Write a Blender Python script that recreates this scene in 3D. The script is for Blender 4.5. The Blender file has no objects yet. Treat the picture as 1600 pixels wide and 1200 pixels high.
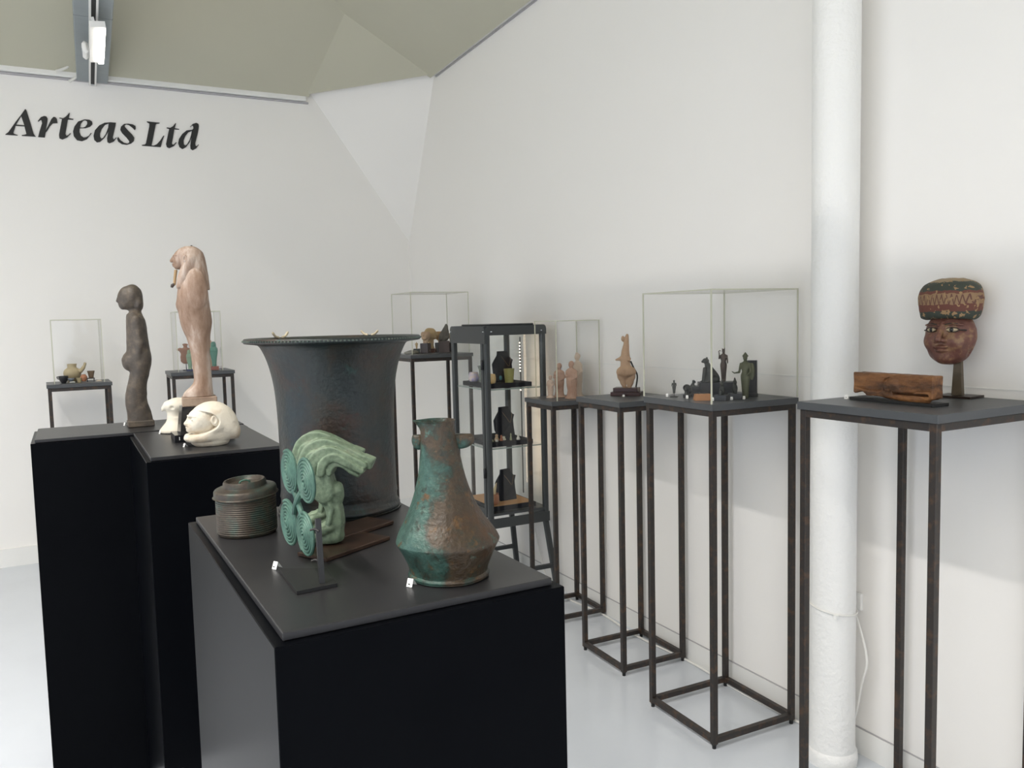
import bpy, math, random
import numpy as np
from mathutils import Vector, Matrix
R = math.radians
random.seed(7)
S = bpy.context.scene
COL = S.collection

# ---------------------------------------------------------------- camera
cam_d = bpy.data.cameras.new('camera'); cam = bpy.data.objects.new('camera', cam_d); COL.objects.link(cam)
S.camera = cam
_yaw, _pitch, _roll = R(27.271), R(4.4863), R(-1.3813)
_f = Vector((math.sin(_yaw)*math.cos(_pitch), math.cos(_yaw)*math.cos(_pitch), -math.sin(_pitch)))
_r = Vector((math.cos(_yaw), -math.sin(_yaw), 0)); _u = _r.cross(_f)
_r, _u = _r*math.cos(_roll)+_u*math.sin(_roll), -_r*math.sin(_roll)+_u*math.cos(_roll)
cam.matrix_world = Matrix(((_r.x, _u.x, -_f.x, 0), (_r.y, _u.y, -_f.y, 0), (_r.z, _u.z, -_f.z, 1.5), (0, 0, 0, 1)))
cam_d.sensor_width = 36; cam_d.lens = 1272/1600*36; cam_d.clip_start = .05

# ---------------------------------------------------------------- world, daylight, exposure
W = bpy.data.worlds.new('world'); S.world = W; W.use_nodes = True
W.node_tree.nodes['Background'].inputs[0].default_value = (.72, .84, 1, 1)
W.node_tree.nodes['Background'].inputs[1].default_value = 1.0
S.view_settings.view_transform = 'Standard'; S.view_settings.look = 'None'
S.view_settings.gamma = 1; S.view_settings.use_curve_mapping = False
S.view_settings.exposure = 0.20
S.cycles.use_denoising = True
S.cycles.max_bounces = 12; S.cycles.diffuse_bounces = 6; S.cycles.transparent_max_bounces = 32
S.cycles.sample_clamp_indirect = 6

def area(name, loc, direction, sx, sy, power, color):
    d = bpy.data.lights.new(name, 'AREA'); d.shape = 'RECTANGLE'; d.size = sx; d.size_y = sy
    d.energy = power; d.color = color
    o = bpy.data.objects.new(name, d); COL.objects.link(o); o.location = loc
    o.rotation_euler = Vector(direction).to_track_quat('-Z', 'Y').to_euler()
    return o
# daylight at the left shop window and an added front fill, both unseen
area('daylight_window_left', (-3.27, 1.6, 1.15), (1, 0, 0), 4.4, 2.1, 24, (.66, .80, 1))
area('front_fill_light', (.2, -2.57, 1.35), (0, 1, 0), 4.0, 2.3, 24, (.95, .95, 1))  # added to fill the floor and the lower right wall
area('daylight_skylight', (-1.92, .45, 5.02), (0, 0, -1), .24, 5.3, 295, (1, .955, .91)).data.spread = R(124)
LAMP = 14.0          # strength of the track lamps' diffusers

# ---------------------------------------------------------------- materials
MATS = {}
def mat(name, color, rough=.5, metal=0.0, var=None, bump=None, spec=.5, coat=0, stretch=None):
    """var = (scale, second colour, contrast[, third colour]) noise mottling; bump = (scale, strength)"""
    if name in MATS: return MATS[name]
    m = bpy.data.materials.new(name); m.use_nodes = True; MATS[name] = m
    nt = m.node_tree; b = nt.nodes['Principled BSDF']
    b.inputs['Base Color'].default_value = (*color, 1); b.inputs['Roughness'].default_value = rough
    b.inputs['Metallic'].default_value = metal; b.inputs['Specular IOR Level'].default_value = spec
    b.inputs['Coat Weight'].default_value = coat
    if var or bump:
        tc = nt.nodes.new('ShaderNodeTexCoord')
    if var:
        n = nt.nodes.new('ShaderNodeTexNoise'); n.inputs['Scale'].default_value = var[0]
        n.inputs['Detail'].default_value = 6; n.inputs['Roughness'].default_value = .65
        vec = tc.outputs['Object']
        if stretch:
            mp = nt.nodes.new('ShaderNodeMapping'); mp.inputs['Scale'].default_value = stretch; nt.links.new(vec, mp.inputs['Vector']); vec = mp.outputs[0]
        nt.links.new(vec, n.inputs['Vector'])
        cr = nt.nodes.new('ShaderNodeValToRGB'); c = var[2]
        cr.color_ramp.elements[0].position = .5-c; cr.color_ramp.elements[1].position = .5+c
        cr.color_ramp.elements[0].color = (*color, 1); cr.color_ramp.elements[1].color = (*var[1], 1)
        if len(var) > 3:
            e = cr.color_ramp.elements.new(.5); e.color = (*var[3], 1)
        nt.links.new(n.outputs['Fac'], cr.inputs['Fac']); nt.links.new(cr.outputs['Color'], b.inputs['Base Color'])
    if bump:
        n2 = nt.nodes.new('ShaderNodeTexNoise'); n2.inputs['Scale'].default_value = bump[0]; n2.inputs['Detail'].default_value = 4
        nt.links.new(tc.outputs['Object'], n2.inputs['Vector'])
        bp = nt.nodes.new('ShaderNodeBump'); bp.inputs['Strength'].default_value = bump[1]; bp.inputs['Distance'].default_value = .004
        nt.links.new(n2.outputs['Fac'], bp.inputs['Height']); nt.links.new(bp.outputs['Normal'], b.inputs['Normal'])
    return m
def pane_mat(name, tint, ior, rough=.0):
    m = bpy.data.materials.new(name); m.use_nodes = True; MATS[name] = m; nt = m.node_tree
    nt.nodes.remove(nt.nodes['Principled BSDF'])
    t = nt.nodes.new('ShaderNodeBsdfTransparent'); t.inputs[0].default_value = (*tint, 1)
    g = nt.nodes.new('ShaderNodeBsdfGlossy'); g.inputs['Roughness'].default_value = rough
    lw = nt.nodes.new('ShaderNodeLayerWeight'); lw.inputs['Blend'].default_value = .5
    pw = nt.nodes.new('ShaderNodeMath'); pw.operation = 'POWER'; pw.inputs[1].default_value = 5; nt.links.new(lw.outputs['Facing'], pw.inputs[0])
    fr = nt.nodes.new('ShaderNodeMath'); fr.operation = 'MULTIPLY_ADD'; f0 = ((ior-1)/(ior+1))**2; fr.inputs[1].default_value = .55*(1-f0); fr.inputs[2].default_value = f0
    nt.links.new(pw.outputs[0], fr.inputs[0])
    mx = nt.nodes.new('ShaderNodeMixShader')
    nt.links.new(fr.outputs[0], mx.inputs[0]); nt.links.new(t.outputs[0], mx.inputs[1]); nt.links.new(g.outputs[0], mx.inputs[2])
    nt.links.new(mx.outputs[0], nt.nodes['Material Output'].inputs[0])
    return m
def emit_mat(name, color, strength):
    m = bpy.data.materials.new(name); m.use_nodes = True; MATS[name] = m; nt = m.node_tree
    nt.nodes.remove(nt.nodes['Principled BSDF'])
    e = nt.nodes.new('ShaderNodeEmission'); e.inputs[0].default_value = (*color, 1); e.inputs[1].default_value = strength
    nt.links.new(e.outputs[0], nt.nodes['Material Output'].inputs[0]); return m

WHITE = mat('wall_paint', (.872, .852, .822), .75, var=(1.3, (.855, .836, .807), .3), bump=(60, .06))
TRIMW = mat('trim_paint', (.84, .835, .81), .55, var=(3, (.78, .775, .75), .3))
TRIMG = mat('trim_groove', (.42, .41, .42), .7)
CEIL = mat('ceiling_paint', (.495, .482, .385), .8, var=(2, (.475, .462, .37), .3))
FLOOR = mat('floor_paint', (.60, .635, .68), .20, var=(2.2, (.56, .59, .635), .3), bump=(5, .02))
BLACKP = mat('plinth_black', (.0018, .0021, .003), .28, var=(9, (.0026, .003, .004), .3), spec=.03)
BLACKT = mat('plinth_top_black', (.017, .017, .019), .36, var=(14, (.022, .0215, .022), .3), spec=.4)
STEEL = mat('stand_steel', (.045, .036, .030), .45, .4, var=(30, (.085, .052, .034), .14, (.036, .032, .03)))
SLAB = mat('stand_top_grey', (.055, .060, .066), .38, var=(10, (.066, .070, .074), .3))
PANE = pane_mat('acrylic_pane', (.998, .9985, .9975), 1.25)
EDGE = mat('acrylic_edge', (.55, .55, .44), .3)
GLASS = pane_mat('cabinet_glass', (.985, .992, .988), 1.42)
GLASSEDGE = mat('glass_edge', (.30, .36, .33), .2)
CABM = mat('cabinet_metal', (.045, .05, .052), .42, .1)
BLACKV = mat('black_velvet', (.013, .014, .019), .8, spec=.2)
BLACKG = mat('black_gloss', (.010, .010, .012), .18)
IRON = mat('mount_iron', (.018, .018, .018), .45, .3)
BRONZEPL = mat('bronze_plate', (.085, .05, .033), .28, .6, var=(25, (.05, .03, .022), .2))
CARD = mat('card', (.85, .85, .83), .6)
INK = mat('ink', (.02, .02, .02), .6)
CABLE = mat('cable_white', (.78, .77, .73), .5)
LEADB = mat('lettering_black', (.012, .012, .012), .5)

def patina(name, cols, scale, rough=.55, metal=.15, bump=.5, axis=None, bscale=90, spots=None):
    """layered bronze patina: list of (position, colour); axis=(vector, scale, amount) drifts the colours across the piece"""
    m = bpy.data.materials.new(name); m.use_nodes = True; MATS[name] = m; nt = m.node_tree; b = nt.nodes['Principled BSDF']
    b.inputs['Roughness'].default_value = rough; b.inputs['Metallic'].default_value = metal
    tc = nt.nodes.new('ShaderNodeTexCoord')
    n = nt.nodes.new('ShaderNodeTexNoise'); n.inputs['Scale'].default_value = scale; n.inputs['Detail'].default_value = 9
    n.inputs['Roughness'].default_value = .68; n.inputs['Distortion'].default_value = .3
    nt.links.new(tc.outputs['Object'], n.inputs['Vector'])
    fac = n.outputs['Fac']
    if axis:
        d = nt.nodes.new('ShaderNodeVectorMath'); d.operation = 'DOT_PRODUCT'; d.inputs[1].default_value = axis[0]
        nt.links.new(tc.outputs['Object'], d.inputs[0])
        ma = nt.nodes.new('ShaderNodeMath'); ma.operation = 'MULTIPLY_ADD'; ma.inputs[1].default_value = axis[1]
        nt.links.new(d.outputs['Value'], ma.inputs[0]); nt.links.new(fac, ma.inputs[2]); fac = ma.outputs[0]
    cr = nt.nodes.new('ShaderNodeValToRGB'); el = cr.color_ramp.elements
    el[0].position, el[0].color = cols[0][0], (*cols[0][1], 1); el[1].position, el[1].color = cols[-1][0], (*cols[-1][1], 1)
    for p, c in cols[1:-1]:
        e = el.new(p); e.color = (*c, 1)
    nt.links.new(fac, cr.inputs['Fac'])
    n3 = nt.nodes.new('ShaderNodeTexNoise'); n3.inputs['Scale'].default_value = bscale; n3.inputs['Detail'].default_value = 5
    nt.links.new(tc.outputs['Object'], n3.inputs['Vector'])
    mx = nt.nodes.new('ShaderNodeMix'); mx.data_type = 'RGBA'; mx.blend_type = 'OVERLAY'; mx.inputs['Factor'].default_value = .55
    nt.links.new(cr.outputs['Color'], mx.inputs['A']); nt.links.new(n3.outputs['Color'], mx.inputs['B'])
    bw = nt.nodes.new('ShaderNodeRGBToBW'); nt.links.new(n3.outputs['Color'], bw.inputs[0]); nt.links.new(bw.outputs[0], mx.inputs['B'])
    out = mx.outputs['Result']
    for sc_, c_, th_ in (spots or ()):
        n4 = nt.nodes.new('ShaderNodeTexNoise'); n4.inputs['Scale'].default_value = sc_; n4.inputs['Detail'].default_value = 8; n4.inputs['Roughness'].default_value = .7
        nt.links.new(tc.outputs['Object'], n4.inputs['Vector'])
        c4 = nt.nodes.new('ShaderNodeValToRGB'); c4.color_ramp.elements[0].position = th_; c4.color_ramp.elements[1].position = th_+.07
        nt.links.new(n4.outputs['Fac'], c4.inputs['Fac'])
        m4 = nt.nodes.new('ShaderNodeMix'); m4.data_type = 'RGBA'; nt.links.new(c4.outputs['Color'], m4.inputs['Factor']); nt.links.new(out, m4.inputs['A']); m4.inputs['B'].default_value = (*c_, 1); out = m4.outputs['Result']
    nt.links.new(out, b.inputs['Base Color'])
    bp = nt.nodes.new('ShaderNodeBump'); bp.inputs['Strength'].default_value = bump; bp.inputs['Distance'].default_value = .002
    nt.links.new(n3.outputs['Fac'], bp.inputs['Height']); nt.links.new(bp.outputs['Normal'], b.inputs['Normal'])
    return m

# ---------------------------------------------------------------- object helpers
def tag(o, label, cat, group=None):
    o['label'] = label; o['category'] = cat
    if group: o['group'] = group
    return o
def thing(name, label, cat, loc=(0, 0, 0), rotz=0.0, group=None, size=1.0):
    o = bpy.data.objects.new(name, None); COL.objects.link(o); o.empty_display_size = .05
    o.location = loc; o.rotation_euler = (0, 0, rotz); o.scale = (size, size, size)
    return tag(o, label, cat, group)
def link(name, me, m, parent=None, label=None):
    if m is not None and not me.materials: me.materials.append(m)
    o = bpy.data.objects.new(name, me); COL.objects.link(o)
    if parent is not None: o.parent = parent
    if label: o['label'] = label
    return o
class MB:
    """collects boxes, tubes, lathes and lofts; build() links them as one mesh object"""
    def __init__(s): s.v = []; s.f = []; s.smooth = []
    def add(s, v, f, smooth=False):
        n = len(s.v); s.v += [tuple(map(float, q)) for q in v]; s.f += [tuple(i+n for i in q) for q in f]; s.smooth += [smooth]*len(f); return s
    def box(s, x0, x1, y0, y1, z0, z1, c=0.0):
        if c <= 0:
            v = [(x, y, z) for z in (z0, z1) for y in (y0, y1) for x in (x0, x1)]
            return s.add(v, [(0, 2, 3, 1), (4, 5, 7, 6), (0, 1, 5, 4), (1, 3, 7, 5), (3, 2, 6, 7), (2, 0, 4, 6)])
        def ring(i, z): return [(x0+i, y0, z), (x1-i, y0, z), (x1, y0+i, z), (x1, y1-i, z), (x1-i, y1, z), (x0+i, y1, z), (x0, y1-i, z), (x0, y0+i, z)]
        def inner(z): return [(min(max(x, x0+c), x1-c), min(max(y, y0+c), y1-c), z) for x, y, z in ring(c, z)]
        rs = [inner(z0), ring(c, z0+c), ring(c, z1-c), inner(z1)]
        v = sum(rs, []); f = [tuple(range(7, -1, -1)), tuple(range(24, 32))]
        for k in range(3):
            for i in range(8): f.append((k*8+i, k*8+(i+1) % 8, (k+1)*8+(i+1) % 8, (k+1)*8+i))
        return s.add(v, f)
    def bar(s, a, b, w, h=None, roll=0.0):
        h = h or w; a = Vector(a); b = Vector(b); d = (b-a).normalized()
        up = Vector((0, 0, 1)) if abs(d.z) < .95 else Vector((0, 1, 0))
        sd = d.cross(up).normalized(); up = sd.cross(d)
        v = [p+sd*(i*w/2)+up*(j*h/2) for p in (a, b) for i, j in ((-1, -1), (1, -1), (1, 1), (-1, 1))]
        return s.add(v, [(3, 2, 1, 0), (4, 5, 6, 7), (0, 1, 5, 4), (1, 2, 6, 5), (2, 3, 7, 6), (3, 0, 4, 7)])
    def tube(s, pts, r, n=8, caps=True):
        pts = [Vector(p) for p in pts]; rr = r if isinstance(r, (list, tuple)) else [r]*len(pts)
        v = []; f = []; N = len(pts); prev = None
        for i, p in enumerate(pts):
            d = (pts[min(i+1, N-1)]-pts[max(i-1, 0)]).normalized()
            if prev is None:
                up = Vector((0, 0, 1)) if abs(d.z) < .9 else Vector((0, 1, 0)); sd = d.cross(up).normalized()
            else: sd = (prev-d*prev.dot(d)).normalized()
            prev = sd; up = sd.cross(d)
            v += [p+(sd*math.cos(t)+up*math.sin(t))*rr[i] for t in (2*math.pi*k/n for k in range(n))]
        for i in range(N-1):
            for k in range(n): f.append((i*n+k, i*n+(k+1) % n, (i+1)*n+(k+1) % n, (i+1)*n+k))
        if caps: f += [tuple(range(n-1, -1, -1)), tuple(range((N-1)*n, N*n))]
        return s.add(v, [tuple(reversed(q)) for q in f], True)
    def lathe(s, prof, n=48, off=None, warp=None):
        """prof: (r, z); off(z) -> (dx, dy); warp(angle, r, z) -> r"""
        v = []; f = []
        for r, z in prof:
            ox, oy = off(z) if off else (0, 0)
            for k in range(n):
                t = 2*math.pi*k/n; q = warp(t, r, z) if warp else r
                v.append((ox+q*math.cos(t), oy+q*math.sin(t), z))
        for i in range(len(prof)-1):
            for k in range(n): f.append((i*n+k, i*n+(k+1) % n, (i+1)*n+(k+1) % n, (i+1)*n+k))
        if prof[0][0] > 1e-6: f.append(tuple(range(n-1, -1, -1)))
        if prof[-1][0] > 1e-6: f.append(tuple((len(prof)-1)*n+k for k in range(n)))
        return s.add(v, f, True)
    def prism(s, poly, z0, z1):
        n = len(poly); v = [(x, y, z0) for x, y in poly]+[(x, y, z1) for x, y in poly]
        return s.add(v, [tuple(range(n-1, -1, -1)), tuple(range(n, 2*n))]+[(i, (i+1) % n, n+(i+1) % n, n+i) for i in range(n)])
    def mesh(s, name):
        me = bpy.data.meshes.new(name); me.from_pydata(s.v, [], s.f); me.polygons.foreach_set('use_smooth', s.smooth); me.update()
        if any(s.smooth):
            try: me.set_sharp_from_angle(angle=R(38))
            except Exception: pass
        return me
    def build(s, name, m, parent=None, label=None): return link(name, s.mesh(name), m, parent, label)
def box(name, m, parent, *a, c=0.0, label=None): return MB().box(*a, c=c).build(name, m, parent, label)
def struct(o): o['kind'] = 'structure'; return o
def copy_tree(o, parent=None):
    c = o.copy(); COL.objects.link(c); c.parent = parent
    for ch in list(o.children): copy_tree(ch, c)
    return c
def dense(prof, k=6):
    """smooth (Catmull-Rom) resampling of a lathe profile"""
    out = []; n = len(prof)
    for i in range(n-1):
        p0, p1, p2, p3 = prof[max(i-1, 0)], prof[i], prof[i+1], prof[min(i+2, n-1)]
        for j in range(k):
            t = j/k
            out.append(tuple(.5*(2*b+(c-a)*t+(2*a-5*b+4*c-d)*t*t+(3*b-a-3*c+d)*t**3) for a, b, c, d in zip(p0, p1, p2, p3)))
    out.append(prof[-1]); return out
def facing(x, y, turn=0.0):
    """rotation that turns local -Y towards the picture's viewpoint, then by `turn` degrees (negative = to the left)"""
    return -math.atan2(x, y)+R(turn)

# ---------------------------------------------------------------- sculpting: implicit shapes meshed by surface nets
def ell(P, c, r):
    x, y, z = ((P[i]-c[i]) for i in range(3))
    k0 = np.sqrt((x/r[0])**2+(y/r[1])**2+(z/r[2])**2)+1e-9
    k1 = np.sqrt((x/r[0]**2)**2+(y/r[1]**2)**2+(z/r[2]**2)**2)+1e-9
    return k0*(k0-1)/k1
def cap(P, a, b, ra, rb=None):
    rb = ra if rb is None else rb; a = np.array(a, float); b = np.array(b, float); d = b-a; L = (d*d).sum()
    t = np.clip(((P[0]-a[0])*d[0]+(P[1]-a[1])*d[1]+(P[2]-a[2])*d[2])/L, 0, 1)
    return np.sqrt((P[0]-a[0]-d[0]*t)**2+(P[1]-a[1]-d[1]*t)**2+(P[2]-a[2]-d[2]*t)**2)-(ra+(rb-ra)*t)
def chain(P, pts, k=None):
    """pts: (x, y, z, r) joined smoothly"""
    d = None
    for a, b in zip(pts, pts[1:]):
        q = cap(P, a[:3], b[:3], a[3], b[3]); d = q if d is None else (np.minimum(d, q) if k is None else sm(d, q, k))
    return d
def rbox(P, c, h, r=0.0):
    q = [np.abs(P[i]-c[i])-h[i]+r for i in range(3)]
    return np.sqrt(sum(np.maximum(t, 0)**2 for t in q))+np.minimum(np.maximum(np.maximum(q[0], q[1]), q[2]), 0)-r
def sm(a, b, k):
    h = np.clip(.5+.5*(b-a)/k, 0, 1); return b+(a-b)*h-k*h*(1-h)
def sub(a, b, k=.002):
    return -sm(-a, b, k)
def loft(P, rows, n=2.0):
    """rows: (z, cx, cy, half width, half depth) rising in z; smooth cross-sections between"""
    rows = np.array(dense([tuple(map(float, r)) for r in rows], 5)); z = P[2]
    cx, cy, a, b = (np.interp(z, rows[:, 0], rows[:, i]) for i in (1, 2, 3, 4))
    a = np.maximum(a, 1e-4); b = np.maximum(b, 1e-4)
    k = ((np.abs(P[0]-cx)/a)**n+(np.abs(P[1]-cy)/b)**n)**(1/n)
    d = (k-1)*np.minimum(a, b)
    return np.maximum(d, np.maximum(rows[0, 0]-z, z-rows[-1, 0]))
def wob(P, f, amp, s=0.0):
    return amp*(np.sin(P[0]*f+1.3+s)*np.sin(P[1]*f*1.1+.7+s)*np.sin(P[2]*f*.9+2.1)+.5*np.sin(P[0]*f*2.3+s)*np.sin(P[1]*f*2.1+1)*np.sin(P[2]*f*2.2+.4))
def rotp(P, c, axis, deg):
    a = R(deg); i, j = {'x': (1, 2), 'y': (2, 0), 'z': (0, 1)}[axis]; Q = [P[0], P[1], P[2]]
    u, v = P[i]-c[i], P[j]-c[j]
    Q[i] = u*math.cos(a)+v*math.sin(a)+c[i]; Q[j] = -u*math.sin(a)+v*math.cos(a)+c[j]; return Q
def sculpt(name, fn, lo, hi, cell):
    lo = np.array(lo, float); hi = np.array(hi, float)
    n = np.maximum(np.ceil((hi-lo)/cell).astype(int)+1, 4)
    ax = [lo[i]+cell*np.arange(n[i]) for i in range(3)]
    P = np.meshgrid(*ax, indexing='ij'); F = fn(P)
    F = F.astype(np.float64)
    F[0], F[-1] = np.maximum(F[0], 1e-4), np.maximum(F[-1], 1e-4)
    F[:, 0], F[:, -1] = np.maximum(F[:, 0], 1e-4), np.maximum(F[:, -1], 1e-4)
    F[:, :, 0], F[:, :, -1] = np.maximum(F[:, :, 0], 1e-4), np.maximum(F[:, :, -1], 1e-4)
    I = F < 0; m = np.array(n)-1
    acc = np.zeros((*m, 3)); cnt = np.zeros(tuple(m))
    off = [(0, 0), (0, 1), (1, 0), (1, 1)]
    for axis in range(3):
        o1, o2 = [i for i in range(3) if i != axis]
        for u, v in off:
            s0 = [None]*3; s1 = [None]*3
            s0[axis] = slice(0, m[axis]); s1[axis] = slice(1, n[axis])
            s0[o1] = s1[o1] = slice(u, u+m[o1]); s0[o2] = s1[o2] = slice(v, v+m[o2])
            a, b = F[tuple(s0)], F[tuple(s1)]; x = (a < 0) != (b < 0)
            t = np.where(x, a/np.where(x, a-b, 1), 0)
            acc[..., axis] += np.where(x, t, 0); acc[..., o1] += x*u; acc[..., o2] += x*v; cnt += x
    act = cnt > 0; idx = -np.ones(tuple(m), int); idx[act] = np.arange(act.sum())
    base = np.argwhere(act); V = lo+cell*(base+acc[act]/cnt[act][:, None])
    quads = []
    for axis in range(3):
        o1, o2 = (axis+1) % 3, (axis+2) % 3
        s0 = [slice(None)]*3; s1 = [slice(None)]*3; s0[axis] = slice(0, m[axis]); s1[axis] = slice(1, n[axis])
        x = I[tuple(s0)] != I[tuple(s1)]; e = np.argwhere(x)
        ok = (e[:, o1] > 0) & (e[:, o2] > 0) & (e[:, o1] < m[o1]) & (e[:, o2] < m[o2]); e = e[ok]
        if not len(e): continue
        def at(du, dv):
            q = e.copy(); q[:, o1] -= du; q[:, o2] -= dv; return idx[q[:, 0], q[:, 1], q[:, 2]]
        Q = np.stack([at(1, 1), at(0, 1), at(0, 0), at(1, 0)], 1)
        inside = I[e[:, 0], e[:, 1], e[:, 2]]
        Q[~inside] = Q[~inside][:, ::-1]; quads.append(Q)
    Q = np.concatenate(quads)
    # one pass of light smoothing
    A = np.zeros_like(V); c = np.zeros(len(V))
    for i in range(4):
        for j in ((i+1) % 4, (i-1) % 4):
            np.add.at(A, Q[:, i], V[Q[:, j]]); np.add.at(c, Q[:, i], 1)
    V = V*.6+.4*A/np.maximum(c, 1)[:, None]
    me = bpy.data.meshes.new(name); me.from_pydata(V.tolist(), [], Q.tolist())
    me.polygons.foreach_set('use_smooth', [True]*len(me.polygons)); me.update(); return me
LETTERS = [[[(-280,2897),(-274,2889),(-259,2824),(-243,2746),(-232,2729),(-241,2730),(-309,2729),(-308,2734),(-293,2737),(-283,2742),(-291,2789),(-338,2789),(-353,2745),(-350,2738),(-330,2732),(-332,2729),(-398,2729),(-396,2732),(-380,2746),(-339,2809),(-305,2858)],[(-305,2851),(-291,2795),(-335,2796)]],[[(-216,2828),(-197,2854),(-179,2863),(-167,2862),(-160,2849),(-163,2827),(-175,2774),(-158,2808),(-139,2848),(-127,2862),(-117,2862),(-108,2851),(-106,2825),(-133,2821),(-149,2803),(-165,2775),(-176,2760),(-183,2729),(-220,2729),(-210,2765),(-193,2816),(-195,2835),(-200,2837),(-212,2825)]],[[(-35,2897),(-34,2892),(-41,2862),(-15,2859),(-16,2854),(-43,2853),(-47,2851),(-66,2760),(-60,2750),(-49,2756),(-38,2769),(-36,2764),(-56,2740),(-85,2724),(-101,2730),(-103,2750),(-80,2854),(-95,2856),(-93,2861),(-74,2858),(-61,2867),(-48,2880)]],[[(85,2777),(55,2737),(26,2722),(-2,2726),(-19,2750),(-22,2780),(-12,2812),(11,2845),(49,2862),(77,2862),(92,2852),(93,2835),(78,2818),(52,2807),(18,2803),(15,2780),(22,2757),(37,2746),(52,2749),(68,2760),(80,2779)],[(20,2808),(26,2832),(40,2852),(52,2857),(63,2851),(63,2834),(50,2815),(37,2809)]],[[(232,2857),(228,2836),(208,2761),(212,2747),(220,2752),(227,2763),(230,2759),(212,2734),(186,2721),(174,2727),(173,2751),(184,2797),(159,2754),(132,2726),(113,2721),(98,2735),(95,2762),(105,2798),(132,2831),(165,2851),(200,2857)],[(188,2848),(167,2838),(145,2808),(134,2779),(133,2759),(140,2747),(150,2753),(167,2779),(184,2822)]],[[(348,2846),(349,2829),(343,2818),(328,2834),(309,2848),(293,2851),(283,2844),(284,2834),(298,2817),(325,2788),(337,2768),(333,2746),(315,2729),(289,2719),(260,2721),(238,2736),(233,2753),(240,2767),(252,2747),(273,2731),(293,2727),(304,2734),(305,2744),(291,2764),(264,2794),(255,2814),(261,2835),(280,2853),(306,2857),(332,2855)]],[[(418,2882),(498,2880),(497,2876),(477,2871),(473,2865),(440,2726),(454,2726),(474,2738),(497,2765),(518,2798),(521,2795),(508,2760),(496,2719),(381,2720),(380,2725),(399,2729),(406,2738),(433,2853),(434,2870),(421,2876)]],[[(599,2888),(600,2882),(591,2852),(619,2849),(618,2845),(588,2844),(568,2750),(570,2742),(579,2743),(594,2760),(598,2756),(581,2734),(550,2716),(535,2722),(530,2742),(555,2844),(540,2848),(541,2853),(562,2852),(580,2864)]],[[(689,2869),(707,2890),(730,2900),(744,2894),(746,2877),(738,2835),(717,2762),(718,2744),(726,2743),(737,2756),(739,2752),(721,2727),(698,2713),(685,2721),(684,2745),(695,2802),(681,2765),(656,2731),(633,2716),(614,2728),(607,2753),(614,2783),(636,2817),(665,2843),(702,2851),(710,2862),(709,2877),(702,2880),(692,2868)],[(699,2843),(676,2832),(655,2804),(643,2774),(643,2750),(651,2742),(663,2750),(682,2783),(693,2816)]]]
# ================================================================= the room
XR, YB, XL, YF = 2.25, 6.05, -3.2, -2.5
K = (XR, YB, 2.126); P1 = (1.503, YB, 3.209); P2 = (XR, 5.42, 3.267); AP = (1.634, 5.434, 3.62)
MB().box(XL-.1, XR+.25, YF-.1, YB+.25, -.1, 0).build('floor', FLOOR)['kind'] = 'structure'
def slab(name, poly, m, nrm, th=.1):
    """flat wall panel from its inner outline, given thickness away from the room"""
    n = len(poly); o = [tuple(a+b*th for a, b in zip(p, nrm)) for p in poly]
    f = [tuple(range(n)), tuple(range(2*n-1, n-1, -1))]+[((i+1) % n, i, n+i, n+(i+1) % n) for i in range(n)]
    return struct(MB().add(list(poly)+o, f).build(name, m))
zc = lambda y: 3.267+(5.42-y)*.012
slab('wall_back', [(XL, YB, 0), (XR, YB, 0), K, P1, (XL, YB, 3.207)], WHITE, (0, 1, 0))
slab('wall_right', [(XR, YB, 0), (XR, YF, 0), (XR, YF, zc(YF)), P2, K], WHITE, (1, 0, 0))
slab('wall_corner', [K, P2, P1], WHITE, (.5, .6, .3), .06)
# ceiling: slopes up from both walls, with the canted facet in the corner, to a flat middle
top = 5.0; dA = .6705; dC = .573
fold = (AP[0]-(top-AP[2])/dC, AP[1]-(top-AP[2])/dA, top)
yC = lambda x: x
rightE = (XR, YF, zc(YF)); cx = AP[0]-(top-AP[2])/dC
cb = MB()
def face(*p): cb.add(p, [tuple(range(len(p)))])
face(P1, (XL, YB, 3.207), (XL, fold[1], top), fold, AP)
face(P1, AP, P2)
face(P2, AP, fold, (fold[0], YF, top), rightE)
sx0, sx1, sy0, sy1 = -2.05, -1.79, -2.2, 3.1        # slot of the ridge skylight
face((fold[0], YF, top), fold, (sx1, fold[1], top), (sx1, YF, top)); face((sx0, YF, top), (sx0, fold[1], top), (XL, fold[1], top), (XL, YF, top))
face((sx1, sy1, top), (sx1, fold[1], top), (sx0, fold[1], top), (sx0, sy1, top)); face((sx1, YF, top), (sx1, sy0, top), (sx0, sy0, top), (sx0, YF, top))
ce = struct(cb.build('ceiling', CEIL))
sol = ce.modifiers.new('thickness', 'SOLIDIFY'); sol.thickness = .08; sol.offset = -1
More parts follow.
